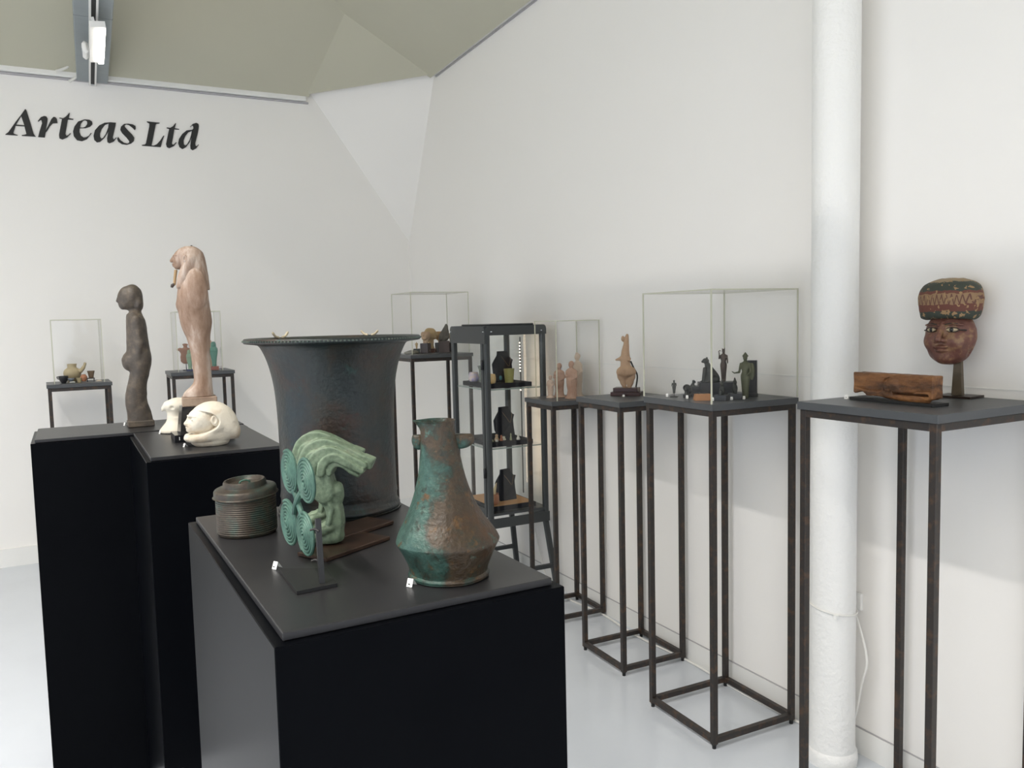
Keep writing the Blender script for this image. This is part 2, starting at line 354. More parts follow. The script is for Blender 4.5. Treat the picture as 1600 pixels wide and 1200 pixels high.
# unseen left wall with its shop window; front wall opening added for the fill
def pierced(name, axis, at, lo, hi, zt, w0, w1, z0, z1, th):
    m = MB()
    def b(a0, a1, c0, c1):
        if axis == 'x': m.box(min(at, at+th), max(at, at+th), a0, a1, c0, c1)
        else: m.box(a0, a1, min(at, at+th), max(at, at+th), c0, c1)
    b(lo, hi, 0, z0); b(lo, hi, z1, zt); b(lo, w0, z0, z1); b(w1, hi, z0, z1)
    return struct(m.build(name, WHITE))
pierced('wall_left', 'x', XL, YF, YB, 5.05, -.6, 3.8, .2, 2.5, -.1)
pierced('wall_front', 'y', YF, XL, XR, 5.05, -1.8, 2.2, .2, 2.5, -.1)
def window(name, axis, at, w0, w1, z0, z1, n):
    m = MB()
    def b(a0, a1, c0, c1):
        if axis == 'x': m.box(at-.05, at+.0, a0, a1, c0, c1)
        else: m.box(a0, a1, at-.05, at+.0, c0, c1)
    b(w0, w1, z0, z0+.06); b(w0, w1, z1-.06, z1)
    for i in range(n+1):
        p = w0+(w1-w0-.06)*i/n; b(p, p+.06, z0+.06, z1-.06)
    return struct(m.build(name, CABM))
struct(MB().box(-2.05, -1.79, -2.2, -2.16, 4.99, 5.06).box(-2.05, -1.79, 3.06, 3.1, 4.99, 5.06).box(-2.05, -2.045, -2.2, 3.1, 4.98, 5.06).box(-1.795, -1.79, -2.2, 3.1, 4.98, 5.06).build('window_3', CABM))
window('window_1', 'x', XL, -.6, 3.8, .2, 2.5, 3)
window('fill_window_front', 'y', YF, -1.8, 2.2, .2, 2.5, 3)  # frame of the added front opening, made up for the fill light
# baseboards, cornice trims, panel joint, pale streak on the ceiling fold
struct(box('baseboard_right', TRIMW, None, XR-.006, XR-.0005, YF, YB-.02, 0, .088))
struct(box('trim_1', TRIMG, None, XR-.004, XR-.0005, YF, YB-.02, .0885, .0925))
struct(box('baseboard_back', TRIMW, None, XL, XR-.02, YB-.014, YB-.0005, 0, .118))
struct(box('trim_2', TRIMW, None, XL, P1[0]-.02, YB-.045, YB-.0005, 3.112, 3.204, c=.004))
struct(box('trim_3', TRIMG, None, XL, P1[0]+.0, YB-.02, YB-.0005, 3.099, 3.109))
struct(box('trim_4', TRIMW, None, XL, P1[0]-.03, YB-.062, YB-.046, 3.165, 3.195))
struct(MB().bar((XR-.012, 5.40, 3.238), (XR-.012, YF+.05, 3.238+.085), .022, .052).build('trim_5', TRIMW))
struct(MB().bar((XR-.005, 5.40, 3.206), (XR-.005, YF+.05, 3.206+.085), .008, .009).build('trim_6', TRIMG))
struct(box('trim_7', TRIMW, None, XR-.0025, XR-.0005, YF, YB-.02, 1.272, 1.276))
struct(MB().bar(tuple(a*.985+b*.015-c for a, b, c in zip(P1, AP, (0, .004, .004))), tuple(a*.06+b*.94-c for a, b, c in zip(P1, AP, (0, .004, .004))), .035, .003).build('fold_streak', mat('fold_streak_pale', (.63, .62, .51), .7)))  # bright streak along the ceiling fold, put in as a paler added strip
# wall lettering
LT = thing('wall_lettering', 'black bold italic serif lettering reading Arteas Ltd on the back wall', 'sign', (0, YB, 2.7))
for polys in LETTERS:
    cu = bpy.data.curves.new('letter', 'CURVE'); cu.dimensions = '2D'; cu.fill_mode = 'BOTH'; cu.extrude = .003
    for p in polys:
        sp = cu.splines.new('POLY'); sp.points.add(len(p)-1); sp.use_cyclic_u = True
        for q, (x, z) in zip(sp.points, p): q.co = (x/1000, z/1000-2.7, 0, 1)
    tmp = bpy.data.objects.new('tmp', cu); COL.objects.link(tmp)
    me = bpy.data.meshes.new_from_object(tmp.evaluated_get(bpy.context.evaluated_depsgraph_get()))
    bpy.data.objects.remove(tmp); bpy.data.curves.remove(cu)
    me.transform(Matrix.Rotation(R(90), 4, 'X')); me.transform(Matrix.Translation((0, -.0035, 0)))
    link('letter', me, LEADB, LT)
# ceiling beam with lighting track
BEAMG = mat('beam_grey', (.30, .335, .35), .55, .2, var=(6, (.25, .28, .29), .3))
bm = thing('ceiling_beam', 'grey steel ceiling beam above the wall lettering', 'beam', (.108, YB, 3.10))
box('beam', BEAMG, bm, -.09, .09, YF-YB, -.004, 0, .2, c=.004)
for yy in (-1.25, -3.0, -4.8): box('joint', mat('beam_joint', (.2, .215, .22), .6), bm, -.0905, .0905, yy-.0015, yy+.0015, -.0008, .1)
trk = thing('lighting_track', 'white lighting track with a dark slot along the grey beam', 'track', (.108, YB, 3.099))
box('slot', INK, trk, -.011, .011, YF-YB, -.02, -.012, 0)
for s_ in (-1, 1): box('rail', TRIMW, trk, s_*.016-.005, s_*.016+.005, YF-YB, -.02, -.022, 0)
box('end_cap', TRIMW, trk, -.021, .021, -.02, -.012, -.022, 0)
LEDM = emit_mat('lamp_diffuser', (1, .94, .85), LAMP)
def track_lamp(y, label):
    t = thing('track_lamp', label, 'lamp', (.135, y, 3.015)); t.rotation_euler = (0, R(-6), 0)
    MB().bar((-.014, -.30, 0), (-.014, .30, 0), .072, .03).build('housing', TRIMW, t)
    MB().bar((.005, -.285, -.021), (.005, .285, -.021), .028, .012).build('diffuser', LEDM, t)
    ad = MB().box(-.082, -.051, .13, .27, -.012, .052, c=.012).build('driver_box', TRIMW, t)
    MB().box(-.0835, -.0818, .19, .24, .006, .03).build('rating_label', mat('grey_label', (.35, .38, .42), .5), ad)
    for yy in (-.2, .2): MB().bar((-.022, yy, .012), (-.027, yy, .065), .014).build('adapter', TRIMW, t)
track_lamp(4.93, 'lit linear lamp on the ceiling track above the wall lettering')
# cables at the beam's end
for k, pts in enumerate(([(.012, 0, .17), (-.03, 0, .15), (-.05, 0, .12), (-.11, 0, .09)], [(.012, 0, .10), (.0, 0, .07), (-.02, 0, .05), (-.04, 0, .035)])):
    c = MB().tube([(.015+x, YB-.075+y, 3.04+z) for x, y, z in dense(pts, 5)], .009, 7).build('cable', CABLE)
    tag(c, ['white cable looping from the beam end along the cornice, upper of two', 'short white cable below it at the beam end, lower of two'][k], 'cable')
# round column by the right wall
COLM = mat('column_paint', (.84, .835, .81), .45, bump=(55, 1.0))
cl = thing('column', 'white painted round iron column between the two nearest wall stands', 'column', (2.135, 1.86, 0))
MB().lathe([(.074, 0), (.075, .05), (.073, .08), (.072, .3), (.072, 2.0), (.0735, 3.32), (.0735, 3.4)], 64).build('shaft', COLM, cl)
MB().lathe([(.080, 0), (.082, .02), (.080, .045), (.074, .052)], 64).build('base_ring', COLM, cl)
tie = thing('cable_tie', 'white cable tie fastened round the column at knee height', 'cable tie', (2.135, 1.86, .53))
MB().tube([(.0755*math.cos(t), .0755*math.sin(t), .012*math.cos(t-2.2)) for t in (2*math.pi*k/48 for k in range(49))], .0028, 6, False).build('strap', CABLE, tie)
MB().box(-.058, -.048, -.066, -.054, -.014, -.003).build('lock', CARD, tie)
sk = thing('wall_socket', 'small white wall socket half hidden behind the column', 'socket', (XR-.0005, 1.862, .53))
box('plate', TRIMW, sk, -.012, 0, -.03, .03, -.03, .03, c=.003); box('plug', CABLE, sk, -.035, -.0122, -.014, .014, -.014, .014, c=.003)
tag(MB().tube(dense([(2.222, 1.855, .514), (2.21, 1.815, .46), (2.20, 1.777, .36), (2.205, 1.80, .27), (2.215, 1.84, .12), (2.22, 1.9, .02), (2.22, 2.03, .008)], 6), .004, 6).build('power_cable', CABLE), 'white power cable hanging from the socket behind the column', 'cable')
tag(MB().tube(dense([(2.225, 2.05, .007), (2.21, 2.35, .007), (2.225, 2.7, .007), (2.20, 3.05, .007), (2.22, 3.4, .007), (2.19, 3.7, .007), (2.225, 3.95, .05), (2.235, 4.06, .22), (2.22, 4.1, .42)], 8), .005, 6).build('floor_cable', CABLE), 'white cable lying on the floor along the right baseboard up to the cabinet', 'cable')

# ================================================================= plinths
def plinth(label, x, y, w, d, rot):
    t = thing('plinth', label, 'plinth', (x, y, 0), R(rot), 'black display plinths')
    box('body', BLACKP, t, -.012, w+.012, -.012, d+.012, 0, 1.1495, c=.0012)
    box('top_board', BLACKT, t, 0, w, 0, d, 1.1500, 1.16, c=.001)
    return t
plinth('black plinth nearest the viewpoint, carrying the green bronze vessels', .1707, .9017, .3522, .6453, 1.8)
plinth('black plinth carrying the white stone heads and tall pale statue', .1238, 2.3358, .3482, .5902, 1.5)
plinth('black plinth lengthwise at the rear, under the dark wooden statue', -.1734, 2.9498, .6358, .34, 1.2)

# ================================================================= steel stands with glass covers
def stand(label, x, y, rot, w, d, h):
    t = thing('display_stand', label, 'stand', (x, y, 0), rot, 'tall steel frame display stands')
    ov = .006; q = .020
    box('top', SLAB, t, -ov, w+ov, -ov, d+ov, h-.022, h, c=.001)
    for X in (0, w-q):
        for Y in (0, d-q):
            box('leg', STEEL, t, X, X+q, Y, Y+q, .016, h-.0225, c=.0012)
            MB().lathe([(.007, 0), (.007, .012), (.009, .013), (.009, .0165)], 12).build('foot', IRON, t).location = (X+q/2, Y+q/2, 0)
    for z0, nm in ((h-.0425, 'top_rail'), (.020, 'bottom_rail')):
        for Y in (0, d-q): box(nm, STEEL, t, q, w-q, Y, Y+q, z0, z0+q, c=.0012)
        for X in (0, w-q): box(nm, STEEL, t, X, X+q, q, d-q, z0, z0+q, c=.0012)
    return t
def vitrine(label, x, y, z, rot, w, d, h, e=.005):
    t = thing('glass_cover', label, 'glass cover', (x, y, z), rot, 'clear covers on the stands')
    z0 = .0006; b = h-e
    box('pane', PANE, t, e, w-e, 0, e, z0, b); box('pane', PANE, t, e, w-e, d-e, d, z0, b)
    box('pane', PANE, t, 0, e, e, d-e, z0, b); box('pane', PANE, t, w-e, w, e, d-e, z0, b)
    box('pane', PANE, t, e, w-e, e, d-e, b, h)
    g = .0042
    for X in (0, w-g):
        for Y in (0, d-g): box('edge', EDGE, t, X, X+g, Y, Y+g, z0, h)
    for Y in (0, d-g): box('edge', EDGE, t, g, w-g, Y, Y+g, h-g, h)
    for X in (0, w-g): box('edge', EDGE, t, X, X+g, g, d-g, h-g, h)
    return t
ST = dict(s5=(1.787, 1.253, R(1.0), .445, .417, 1.25), s4=(1.8335, 2.10, -.0146, .38, .374, 1.202), s3=(1.9003, 2.7338, -.0161, .3273, .3284, 1.1551),
          s2=(1.9537, 3.3714, -.0309, .282, .282, 1.1039), s1=(1.740, 4.715, 0.0, .41, .385, 1.30), sa=(-.242, 5.58, R(2.6), .342, .33, 1.180), sb=(.448, 5.58, R(1.0), .378, .36, 1.217))
stand('steel stand nearest the viewpoint, under the painted mask', *ST['s5'])
stand('steel stand under the large glass cover of bronze figures', *ST['s4'])
stand('uncovered steel stand under the terracotta idol', *ST['s3'])
stand('smallest steel stand, in front of the glass cabinet, under the draped clay figures', *ST['s2'])
stand('steel stand in the far corner behind the glass cabinet, under the stone heads', *ST['s1'])
stand('steel stand at the back wall under the small pottery, leftmost', *ST['sa'])
stand('steel stand at the back wall behind the tall pale statue', *ST['sb'])
vitrine('large clear cover over the bronze figures', 1.829, 2.098, 1.2025, -.0146, .392, .385, .385)
vitrine('clear cover over the four draped clay figures', 1.985, 3.38, 1.1044, -.0309, .246, .225, .388)
vitrine('clear cover over the stone heads in the far corner', 1.752, 4.728, 1.3005, 0, .39, .356, .386)
vitrine('clear cover over the small pottery at the back wall', -.207, 5.60, 1.1805, R(2.6), .273, .27, .388)
vitrine('clear cover over the green figures behind the tall pale statue', .488, 5.60, 1.2175, R(1), .275, .28, .389)

# ================================================================= glass cabinet
CX, CY, CW, CD = 1.808, 3.80, .362, .452
cb_ = thing('glass_cabinet', 'dark metal glass cabinet with shelves on splayed legs', 'cabinet', (CX, CY, 0), 0)
zb, zt = .405, 1.455
P_ = .030
for X in (0, CW-P_):
    for Y in (0, CD-P_): box('post', CABM, cb_, X, X+P_, Y, Y+P_, zb, zt, c=.007)
def arch(u0, u1, z0, z1, rr):     # rounded top band outline
    pts = [(u0, z0), (u1, z0)]
    for k in range(7): a = k/6*math.pi/2; pts.append((u1-rr+rr*math.cos(a), z1-rr+rr*math.sin(a)))
    for k in range(7): a = math.pi/2+k/6*math.pi/2; pts.append((u0+rr+rr*math.cos(a), z1-rr+rr*math.sin(a)))
    return pts
def bandY(y, th, u0, u1, z0, z1):
    m = MB().prism(arch(u0, u1, z0, z1, .026), 0, th); m.v = [(a, y+c, b) for a, b, c in m.v]; m.f = [tuple(reversed(q)) for q in m.f]; return m
def bandX(x, th, u0, u1, z0, z1):
    m = MB().prism(arch(u0, u1, z0, z1, .026), 0, th); m.v = [(x+c, a, b) for a, b, c in m.v]; return m
for y in (-.003, CD-.003): bandY(y, .006, 0, CW, zt-.032, zt+.018).build('top_band', CABM, cb_)
for x in (-.003, CW-.003): bandX(x, .006, 0, CD, zt-.075 if x < 0 else zt-.032, zt+.018).build('top_band', CABM, cb_)
box('roof', CABM, cb_, .004, CW-.004, .004, CD-.004, zt+.008, zt+.017, c=.002)
box('roof_cap', CABM, cb_, .05, CW-.05, .04, CD-.04, zt+.0175, zt+.027, c=.004)
box('bottom_board', CABM, cb_, .004, CW-.004, .004, CD-.004, .47, .482)
for y in (-.003, CD-.003): box('bottom_band', CABM, cb_, 0, CW, y, y+.006, zb, .458, c=.001)
for x in (-.003, CW-.003): box('bottom_band', CABM, cb_, x, x+.006, 0, CD, zb, .458, c=.001)
for y in (.012, CD-.016): box('pane', GLASS, cb_, P_, CW-P_, y, y+.004, .458, zt-.03)
box('pane', GLASS, cb_, CW-.016, CW-.012, P_, CD-P_, .458, zt-.03)
dr = box('door', GLASS, cb_, .010, .014, P_+.028, CD-P_-.012, .50, zt-.075)
for a, b, c, d in ((P_+.002, P_+.028, .462, zt-.03), (CD-P_-.014, CD-P_-.002, .462, zt-.03), (P_+.028, CD-P_-.014, .462, .50)):
    box('door_frame', CABM, dr, -.002, .018, a, b, c, d, c=.002)
for z in (.70, 1.27):
    hn = MB().lathe([(.0065, -.026), (.0075, -.024), (.0075, .024), (.0065, .026)], 12).build('hinge', BLACKG, dr); hn.location = (-.007, P_, z)
for X, Y, Z in ((-.004, .012, zt-.012), (.035, -.004, zt-.012), (CW-.03, -.004, zt-.012), (-.004, CD-.015, zt-.012)):
    MB().lathe([(.0055, -.002), (.0055, .001), (.003, .002)], 10).build('screw', mat('screw_steel', (.7, .7, .68), .25, .9), cb_).location = (X, Y, Z)
for z in (1.135, .822):
    sh = box('shelf', GLASS, cb_, .018, CW-.018, .018, CD-.018, z, z+.006); box('shelf_edge', GLASSEDGE, sh, .018, CW-.018, .0165, .0178, z, z+.006); box('shelf_edge', GLASSEDGE, sh, .0165, .0178, .0178, CD-.018, z, z+.006)
# splayed trestle legs
for X, dx in ((.015, -.02), (CW-.015, .05)):
    for Y, dy in ((.018, -.03), (CD-.018, .03)):
        MB().bar((X, Y, zb+.004), (X+dx, Y+dy, 0.0), .026, .022).build('leg', CABM, cb_)
for Y, dy in ((.018, -.02), (CD-.018, .02)): MB().bar((.012, Y+dy, .155), (CW+.012, Y+dy, .155), .018, .022).build('stretcher', CABM, cb_)
MB().bar((CW/2, -.01, .155), (CW/2, CD+.01, .155), .018, .022).build('stretcher', CABM, cb_)
LEDW = emit_mat('led_dot', (1, .80, .58), 22)
led = box('led_strip', CABM, cb_, CW-.032, CW-.0285, .2375, .2445, .52, zt-.05)
for k in range(11):
    z = zt-.085-.0175*k-(.09 if k > 9 else 0)
    box('led', LEDW, led, CW-.0345, CW-.032, .239, .243, z, z+.0035)

ll = area('led_strip_light', (CX+CW-.026, CY+.241, 1.0), (1, 0, 0), .012, .85, .28, (1, .74, .50)); ll.parent = cb_; ll.location = (CW-.026, .241, 1.0)
# ================================================================= bronzes on the near plinth
Z1 = 1.1605; SZ = .68
PAT_DARK = patina('patina_dark', [(.30, (.007, .011, .012)), (.45, (.012, .018, .018)), (.55, (.018, .018, .015)), (.64, (.030, .018, .012)), (.75, (.014, .032, .028))], 8, .40, .2, .5, spots=((16, (.030, .014, .009), .60), (22, (.014, .032, .028), .60), (70, (.06, .06, .05), .70)))
PAT_GREEN = patina('patina_green_brown', [(.22, (.055, .025, .008)), (.36, (.034, .022, .011)), (.44, (.046, .029, .014)), (.49, (.022, .027, .018)), (.55, (.022, .060, .046)), (.64, (.042, .092, .074)), (.80, (.014, .038, .030))], 10.5, .46, .12, 1.0, axis=((-.889, .458, -.1), 2.6, 0), spots=((19, (.018, .022, .014), .56), (33, (.085, .042, .012), .58), (26, (.050, .105, .082), .61), (60, (.15, .15, .095), .66)))
PAT_PALE = patina('patina_pale_green', [(.28, (.040, .060, .036)), (.43, (.095, .135, .085)), (.53, (.14, .195, .125)), (.64, (.18, .23, .155)), (.74, (.09, .095, .055))], 26, .6, .1, .5)
PAT_TEAL = patina('patina_teal', [(.3, (.022, .060, .046)), (.5, (.048, .115, .086)), (.65, (.075, .15, .112)), (.8, (.05, .065, .042))], 30, .55, .15, .35)
PAT_BROWN = patina('patina_brown', [(.3, (.030, .024, .018)), (.48, (.050, .038, .027)), (.6, (.035, .05, .04)), (.75, (.03, .07, .055))], 16, .45, .35, .4)

# large flared vessel
vs = thing('bronze_vessel', 'large dark bronze cylindrical vessel with wide flared rim on the near plinth', 'vessel', (0.3944, 1.4722, Z1), 0, size=SZ)
q = 1/583
body = [(0, .002), (.150, .002), (.160, .004), (.162, .012), (.1575, .020), (.1545, .030), (.1535, .08), (.1525, .16), (.153, .22), (.1545, .27), (.157, .31), (.160, .34), (.1655, .372), (.1735, .403), (.183, .428), (.193, .446), (.205, .4535)]
inner = [(.205, .457), (.190, .449), (.178, .425), (.168, .40), (.158, .36), (.150, .27), (.148, .1), (.146, .012), (0, .012)]
MB().lathe(dense(body, 3)+dense(inner, 2), 96).build('body', PAT_DARK, vs)
MB().lathe(dense([(.190, .447), (.205, .4505), (.222, .4525), (.2305, .4545), (.2325, .4600), (.230, .4655), (.222, .4665), (.205, .462), (.190, .4535)], 3), 128).build('rim', PAT_DARK, vs)
bead = MB().lathe([(.004, -.0035), (.0055, 0), (.004, .0035)], 6).mesh('bead')
PATRIM = patina('patina_rim', [(.35, (.03, .05, .045)), (.5, (.075, .10, .085)), (.7, (.12, .13, .10))], 20, .4, .4, .3)
bead.materials.append(PATRIM)
rb = MB(); 
for k in range(150):
    a = 2*math.pi*k/150; rb.add([(Vector(v.co)*.55+Vector((.2326*math.cos(a), .2326*math.sin(a), .460))) for v in bead.vertices], [tuple(p.vertices) for p in bead.polygons], True)
o = rb.build('rim_beading', PATRIM, vs); o['kind'] = 'stuff'
HORN = mat('handle_tip', (.42, .36, .25), .5)
for ang, dz in ((118, 1), (46, .8)):
    a = R(ang); e = Vector((math.cos(a), math.sin(a), 0)); t = Vector((-e.y, e.x, 0)); c = e*.215+Vector((0, 0, .466))
    for s_ in (-1, 1):
        MB().tube(dense([c+t*(s_*.006), c+t*(s_*.018)+Vector((0, 0, .004)), c+t*(s_*.028)+Vector((0, 0, .012*dz+.004))], 4), [.0035]*8+[.0012], 8).build('handle_tip', HORN, vs)

# ribbed box with lid
px = thing('bronze_box', 'round ribbed bronze box with a lid on the near plinth corner', 'box', (0.2135, 1.3838, Z1), 0, size=SZ)
prof = [(0, 0), (.066, 0), (.069, .003)]
for k in range(17):
    z = .005+k*.0051; prof += [(.0695, z), (.0708, z+.0018), (.0708, z+.0034), (.0695, z+.0050)]
prof += [(.069, .0925), (0, .0925)]
MB().lathe(prof, 72).build('body', PAT_BROWN, px)
lid = MB().lathe(dense([(.0, .0), (.0715, 0), (.0735, .003), (.0735, .012), (.071, .0175), (.062, .0200), (.052, .0215)], 2)+[(.0505, .0225), (.050, .0325), (.0475, .0365), (.0435, .0365), (.0415, .0325), (.038, .0275), (.02, .026), (0, .026)], 72).build('lid', PAT_BROWN, px)
lid.location = (0, 0, .0935); lid.rotation_euler = (R(1.5), R(-3.2), 0)
MB().tube(dense([(-.012, 0, .026), (-.010, 0, .032), (0, 0, .0345), (.010, 0, .032), (.012, 0, .026)], 4), .0022, 8).build('lug', PAT_TEAL, lid)

# bottle with keeled belly
bt = thing('bronze_bottle', 'green and brown bronze bottle with long neck and keeled belly at the plinth edge', 'bottle', (0.4107, 0.9942, Z1), 0, size=SZ)
lx, ly = -.889, .458
def lean(z): k = .055*max(z-.03, 0); return (lx*k, ly*k)
pr = [(0, .001), (.071, .001), (.0785, .003), (.0800, .007), (.0775, .0105), (.0765, .013), (.0800, .026), (.0868, .042), (.0945, .058), (.1005, .069), (.1018, .0735)]
pr2 = [(.1018, .0735), (.098, .083), (.0905, .097), (.0785, .1155), (.063, .146), (.0525, .176), (.0447, .206), (.0398, .236), (.0352, .266), (.0336, .285), (.0334, .297), (.0345, .304), (.0365, .3085)]
pr3 = [(.0345, .309), (.0315, .302), (.031, .28), (.033, .25), (.036, .22)]
spoutang = math.atan2(ly, lx)
def lipwarp(t, r, z):
    n = 1+.012*math.sin(3*t+z*40)+.008*math.sin(7*t-z*30)
    if z > .29: r += .010*((z-.29)/.018)*math.exp(-((t-spoutang+math.pi) % (2*math.pi)-math.pi)**2/.12)
    return r*n
MB().lathe(dense(pr, 3)+dense(pr2, 5)[1:]+pr3, 80, lean, lipwarp).build('body', PAT_GREEN, bt)
for s_, L in ((1, .030), (-1, .014)):       # ear shaped lugs on the neck
    o_ = Vector((*lean(.268), .268)); rr = Vector((.889, -.458, 0))*s_; bk = Vector((.458, .889, 0))
    fn = lambda P, L=L: np.maximum(ell(P, (0, 0, 0), (L, .010, .019)), P[2]-.011)
    lg = link('lug', sculpt('lug', fn, (-L-.006, -.014, -.024), (L+.006, .014, .02), .0018), PAT_GREEN, bt)
    c = o_+rr*.040+bk*.012; lg.matrix_local = Matrix.Translation(c) @ Matrix.Rotation(R(-27), 4, 'Z')

# spiral brooch on its mount
sp = thing('spiral_brooch', 'green bronze brooch of four coiled wire spirals upright on a black mount', 'brooch', (0.2414, 1.0710, Z1), 0, size=SZ)
Cc = Vector((.0, .072, .141)); e_ = Vector((.012, -.098, -.004)); v_ = Vector((0, -.026, .112))
eu = e_.normalized(); vu = (v_-eu*v_.dot(eu)).normalized(); nn = eu.cross(vu)
if nn.x > 0: nn = -nn
for a, b, rad in ((-.5, .5, .046), (.5, .5, .047), (-.5, -.5, .049), (.5, -.5, .047)):
    c = Cc+e_*a+v_*b; pts = []; turns = 6.5; N = int(turns*34)
    for k in range(N+1):
        t = k/N; r_ = .0025+(rad-.003)*t; th = 2*math.pi*turns*t+a*2
        pts.append(c+(eu*math.cos(th)+vu*math.sin(th))*r_+nn*(.006*(1-t)+.001))
    s1_ = MB().tube(pts, .0035, 7).build('spiral', PAT_TEAL, sp)
    MB().add(*(lambda n_, ring: ([c]+ring, [(0, 1+i, 1+(i+1) % n_) for i in range(n_)]))(28, [c-nn*.0015+(eu*math.cos(2*math.pi*i/28)+vu*math.sin(2*math.pi*i/28))*(rad-.003) for i in range(28)])).build('backing', PAT_BROWN, s1_)
for pts in ([Cc+e_*-.25+v_*.2, Cc, Cc+e_*.25+v_*-.2], [Cc+e_*.2+v_*.25, Cc+nn*.004, Cc+e_*-.2+v_*-.25]):
    MB().tube(dense(pts, 4), .006, 8).build('link_wire', PAT_TEAL, sp)
MB().tube(dense([Cc+e_*.5+v_*-.5+nn*-.004, Cc+e_*.62+v_*-.45+nn*-.012, Cc+e_*.7+v_*-.36+nn*-.012], 4), .004, 8).build('pin', PAT_PALE, sp)
MB().bar((.012, -.048, 0.006), (.014, -.030, .128), .010, .010).build('post', IRON, sp)
for zz in (.045, .105): MB().tube(dense([(.013, -.04, zz), (.006, -.034, zz+.004), (-.002, -.03, zz+.002)], 3), .0022, 6).build('clasp', IRON, sp)
MB().prism([(-.041, .091), (-.041, -.073), (.037, -.066), (.044, .042)], 0, .0065).build('base_plate', IRON, sp)

# lion paw fittings on bronze plates
def paw_mesh():
    k = .0003065
    X = lambda x: (x-560)*k
    Zz = lambda y: (880-y)*k
    def tb(P, pts, rd, y0=0.0, n=3):
        """flattened chain in the side plane: pts (x, y, radius); rd = half thickness across"""
        pts = dense(pts, n); d = None
        for a, b in zip(pts, pts[1:]):
            c = cap([P[0], np.zeros_like(P[1]), P[2]], (X(a[0]), 0, Zz(a[1])), (X(b[0]), 0, Zz(b[1])), a[2]*k, b[2]*k); d = c if d is None else np.minimum(d, c)
        w = np.abs(P[1]-y0)-rd; r_ = .004
        return np.minimum(np.maximum(d+r_, w+r_), 0)+np.sqrt(np.maximum(d+r_, 0)**2+np.maximum(w+r_, 0)**2)-r_
    def fn(P):
        thigh = tb(P, [(455, 250, 95), (445, 330, 100), (462, 410, 92), (490, 470, 74)], .026)
        shank = tb(P, [(470, 420, 75), (505, 500, 56), (545, 580, 52), (558, 660, 56), (545, 740, 66), (500, 800, 74)], .022)
        d = sm(thigh, shank, .010)
        d = sm(d, ell(P, (X(585), 0, Zz(485)), (.013, .017, .026)), .012)
        d = sm(d, ell(P, (X(500), 0, Zz(810)), (.036, .034, .021)), .010)
        for y, L, in ((-.029, 30), (-.010, 0), (.010, 4), (.029, 34)):
            toe = chain(P, [(X(505+L), y*.7, Zz(735), .0085), (X(430+L), y, Zz(755), .0110), (X(375+L), y*1.05, Zz(800), .0105), (X(352+L), y*1.05, Zz(842), .0095)])
            d = sm(d, toe, .003)
        for y in (-.0195, 0., .0195):          # grooves between the toes
            d = sub(d, chain(P, [(X(330), y*1.1, Zz(800), .0035), (X(420), y, Zz(735), .0030), (X(520), y*.7, Zz(690), .0015)]), .002)
        for y in (-.020, -.007, .007, .020):     # tendons down the shank
            d = sm(d, chain(P, [(X(500), y, Zz(480), .004), (X(535+abs(y)*800), y*1.1, Zz(590), .0048), (X(520), y*1.15, Zz(720), .0045)]), .002)
        # mane of overlapping fluted bands arching over the top and falling to the right
        bands = (([(352, 285, 36), (350, 235, 40), (395, 160, 42), (490, 118, 42), (600, 150, 42), (720, 212, 38), (800, 240, 26)], .016),
                 ([(415, 312, 34), (425, 245, 40), (480, 185, 40), (560, 168, 38), (655, 208, 36), (790, 275, 26)], .029),
                 ([(482, 322, 28), (495, 265, 32), (540, 222, 32), (600, 212, 32), (680, 255, 30), (775, 312, 22)], .034),
                 ([(538, 326, 20), (550, 288, 24), (590, 256, 24), (640, 262, 24), (700, 310, 22), (745, 345, 16)], .030))
        arch = None
        for pts, rd in bands:
            t = tb(P, pts, rd, 0, 4); arch = t if arch is None else np.minimum(arch, t)
        d = np.minimum(d, arch)
        d = np.minimum(d, rbox(rotp(P, (X(810), 0, Zz(258)), 'y', 24), (X(810), 0, Zz(258)), (.014, .017, .013), .003))
        d = np.maximum(d, .0115-P[2])
        return d+wob(P, 190, .0004)
    return sculpt('paw', fn, (X(290), -.05, .006), (X(880), .05, Zz(60)), .0017)
PAW = paw_mesh()
for (x, y), lab, pl in (((.3196, 1.2206), 'pale green bronze lion paw fitting on a bronze plate, the nearer of two', (0.0045, -0.1274)), ((.331, 1.313), 'pale green bronze lion paw fitting on a bronze plate, behind its twin', (0.0396, -0.1069))):
    t = thing('lion_paw_fitting', lab, 'fitting', (x, y, Z1), R(-27), 'pair of bronze lion paw fittings', SZ)
    link('paw', PAW, PAT_PALE, t)
    bp_ = MB().box(0, .197, 0, .090, 0, .0085, c=.001).build('base_plate', BRONZEPL, t); bp_.rotation_euler = (0, 0, R(56)); bp_.location = (pl[0], pl[1], 0)
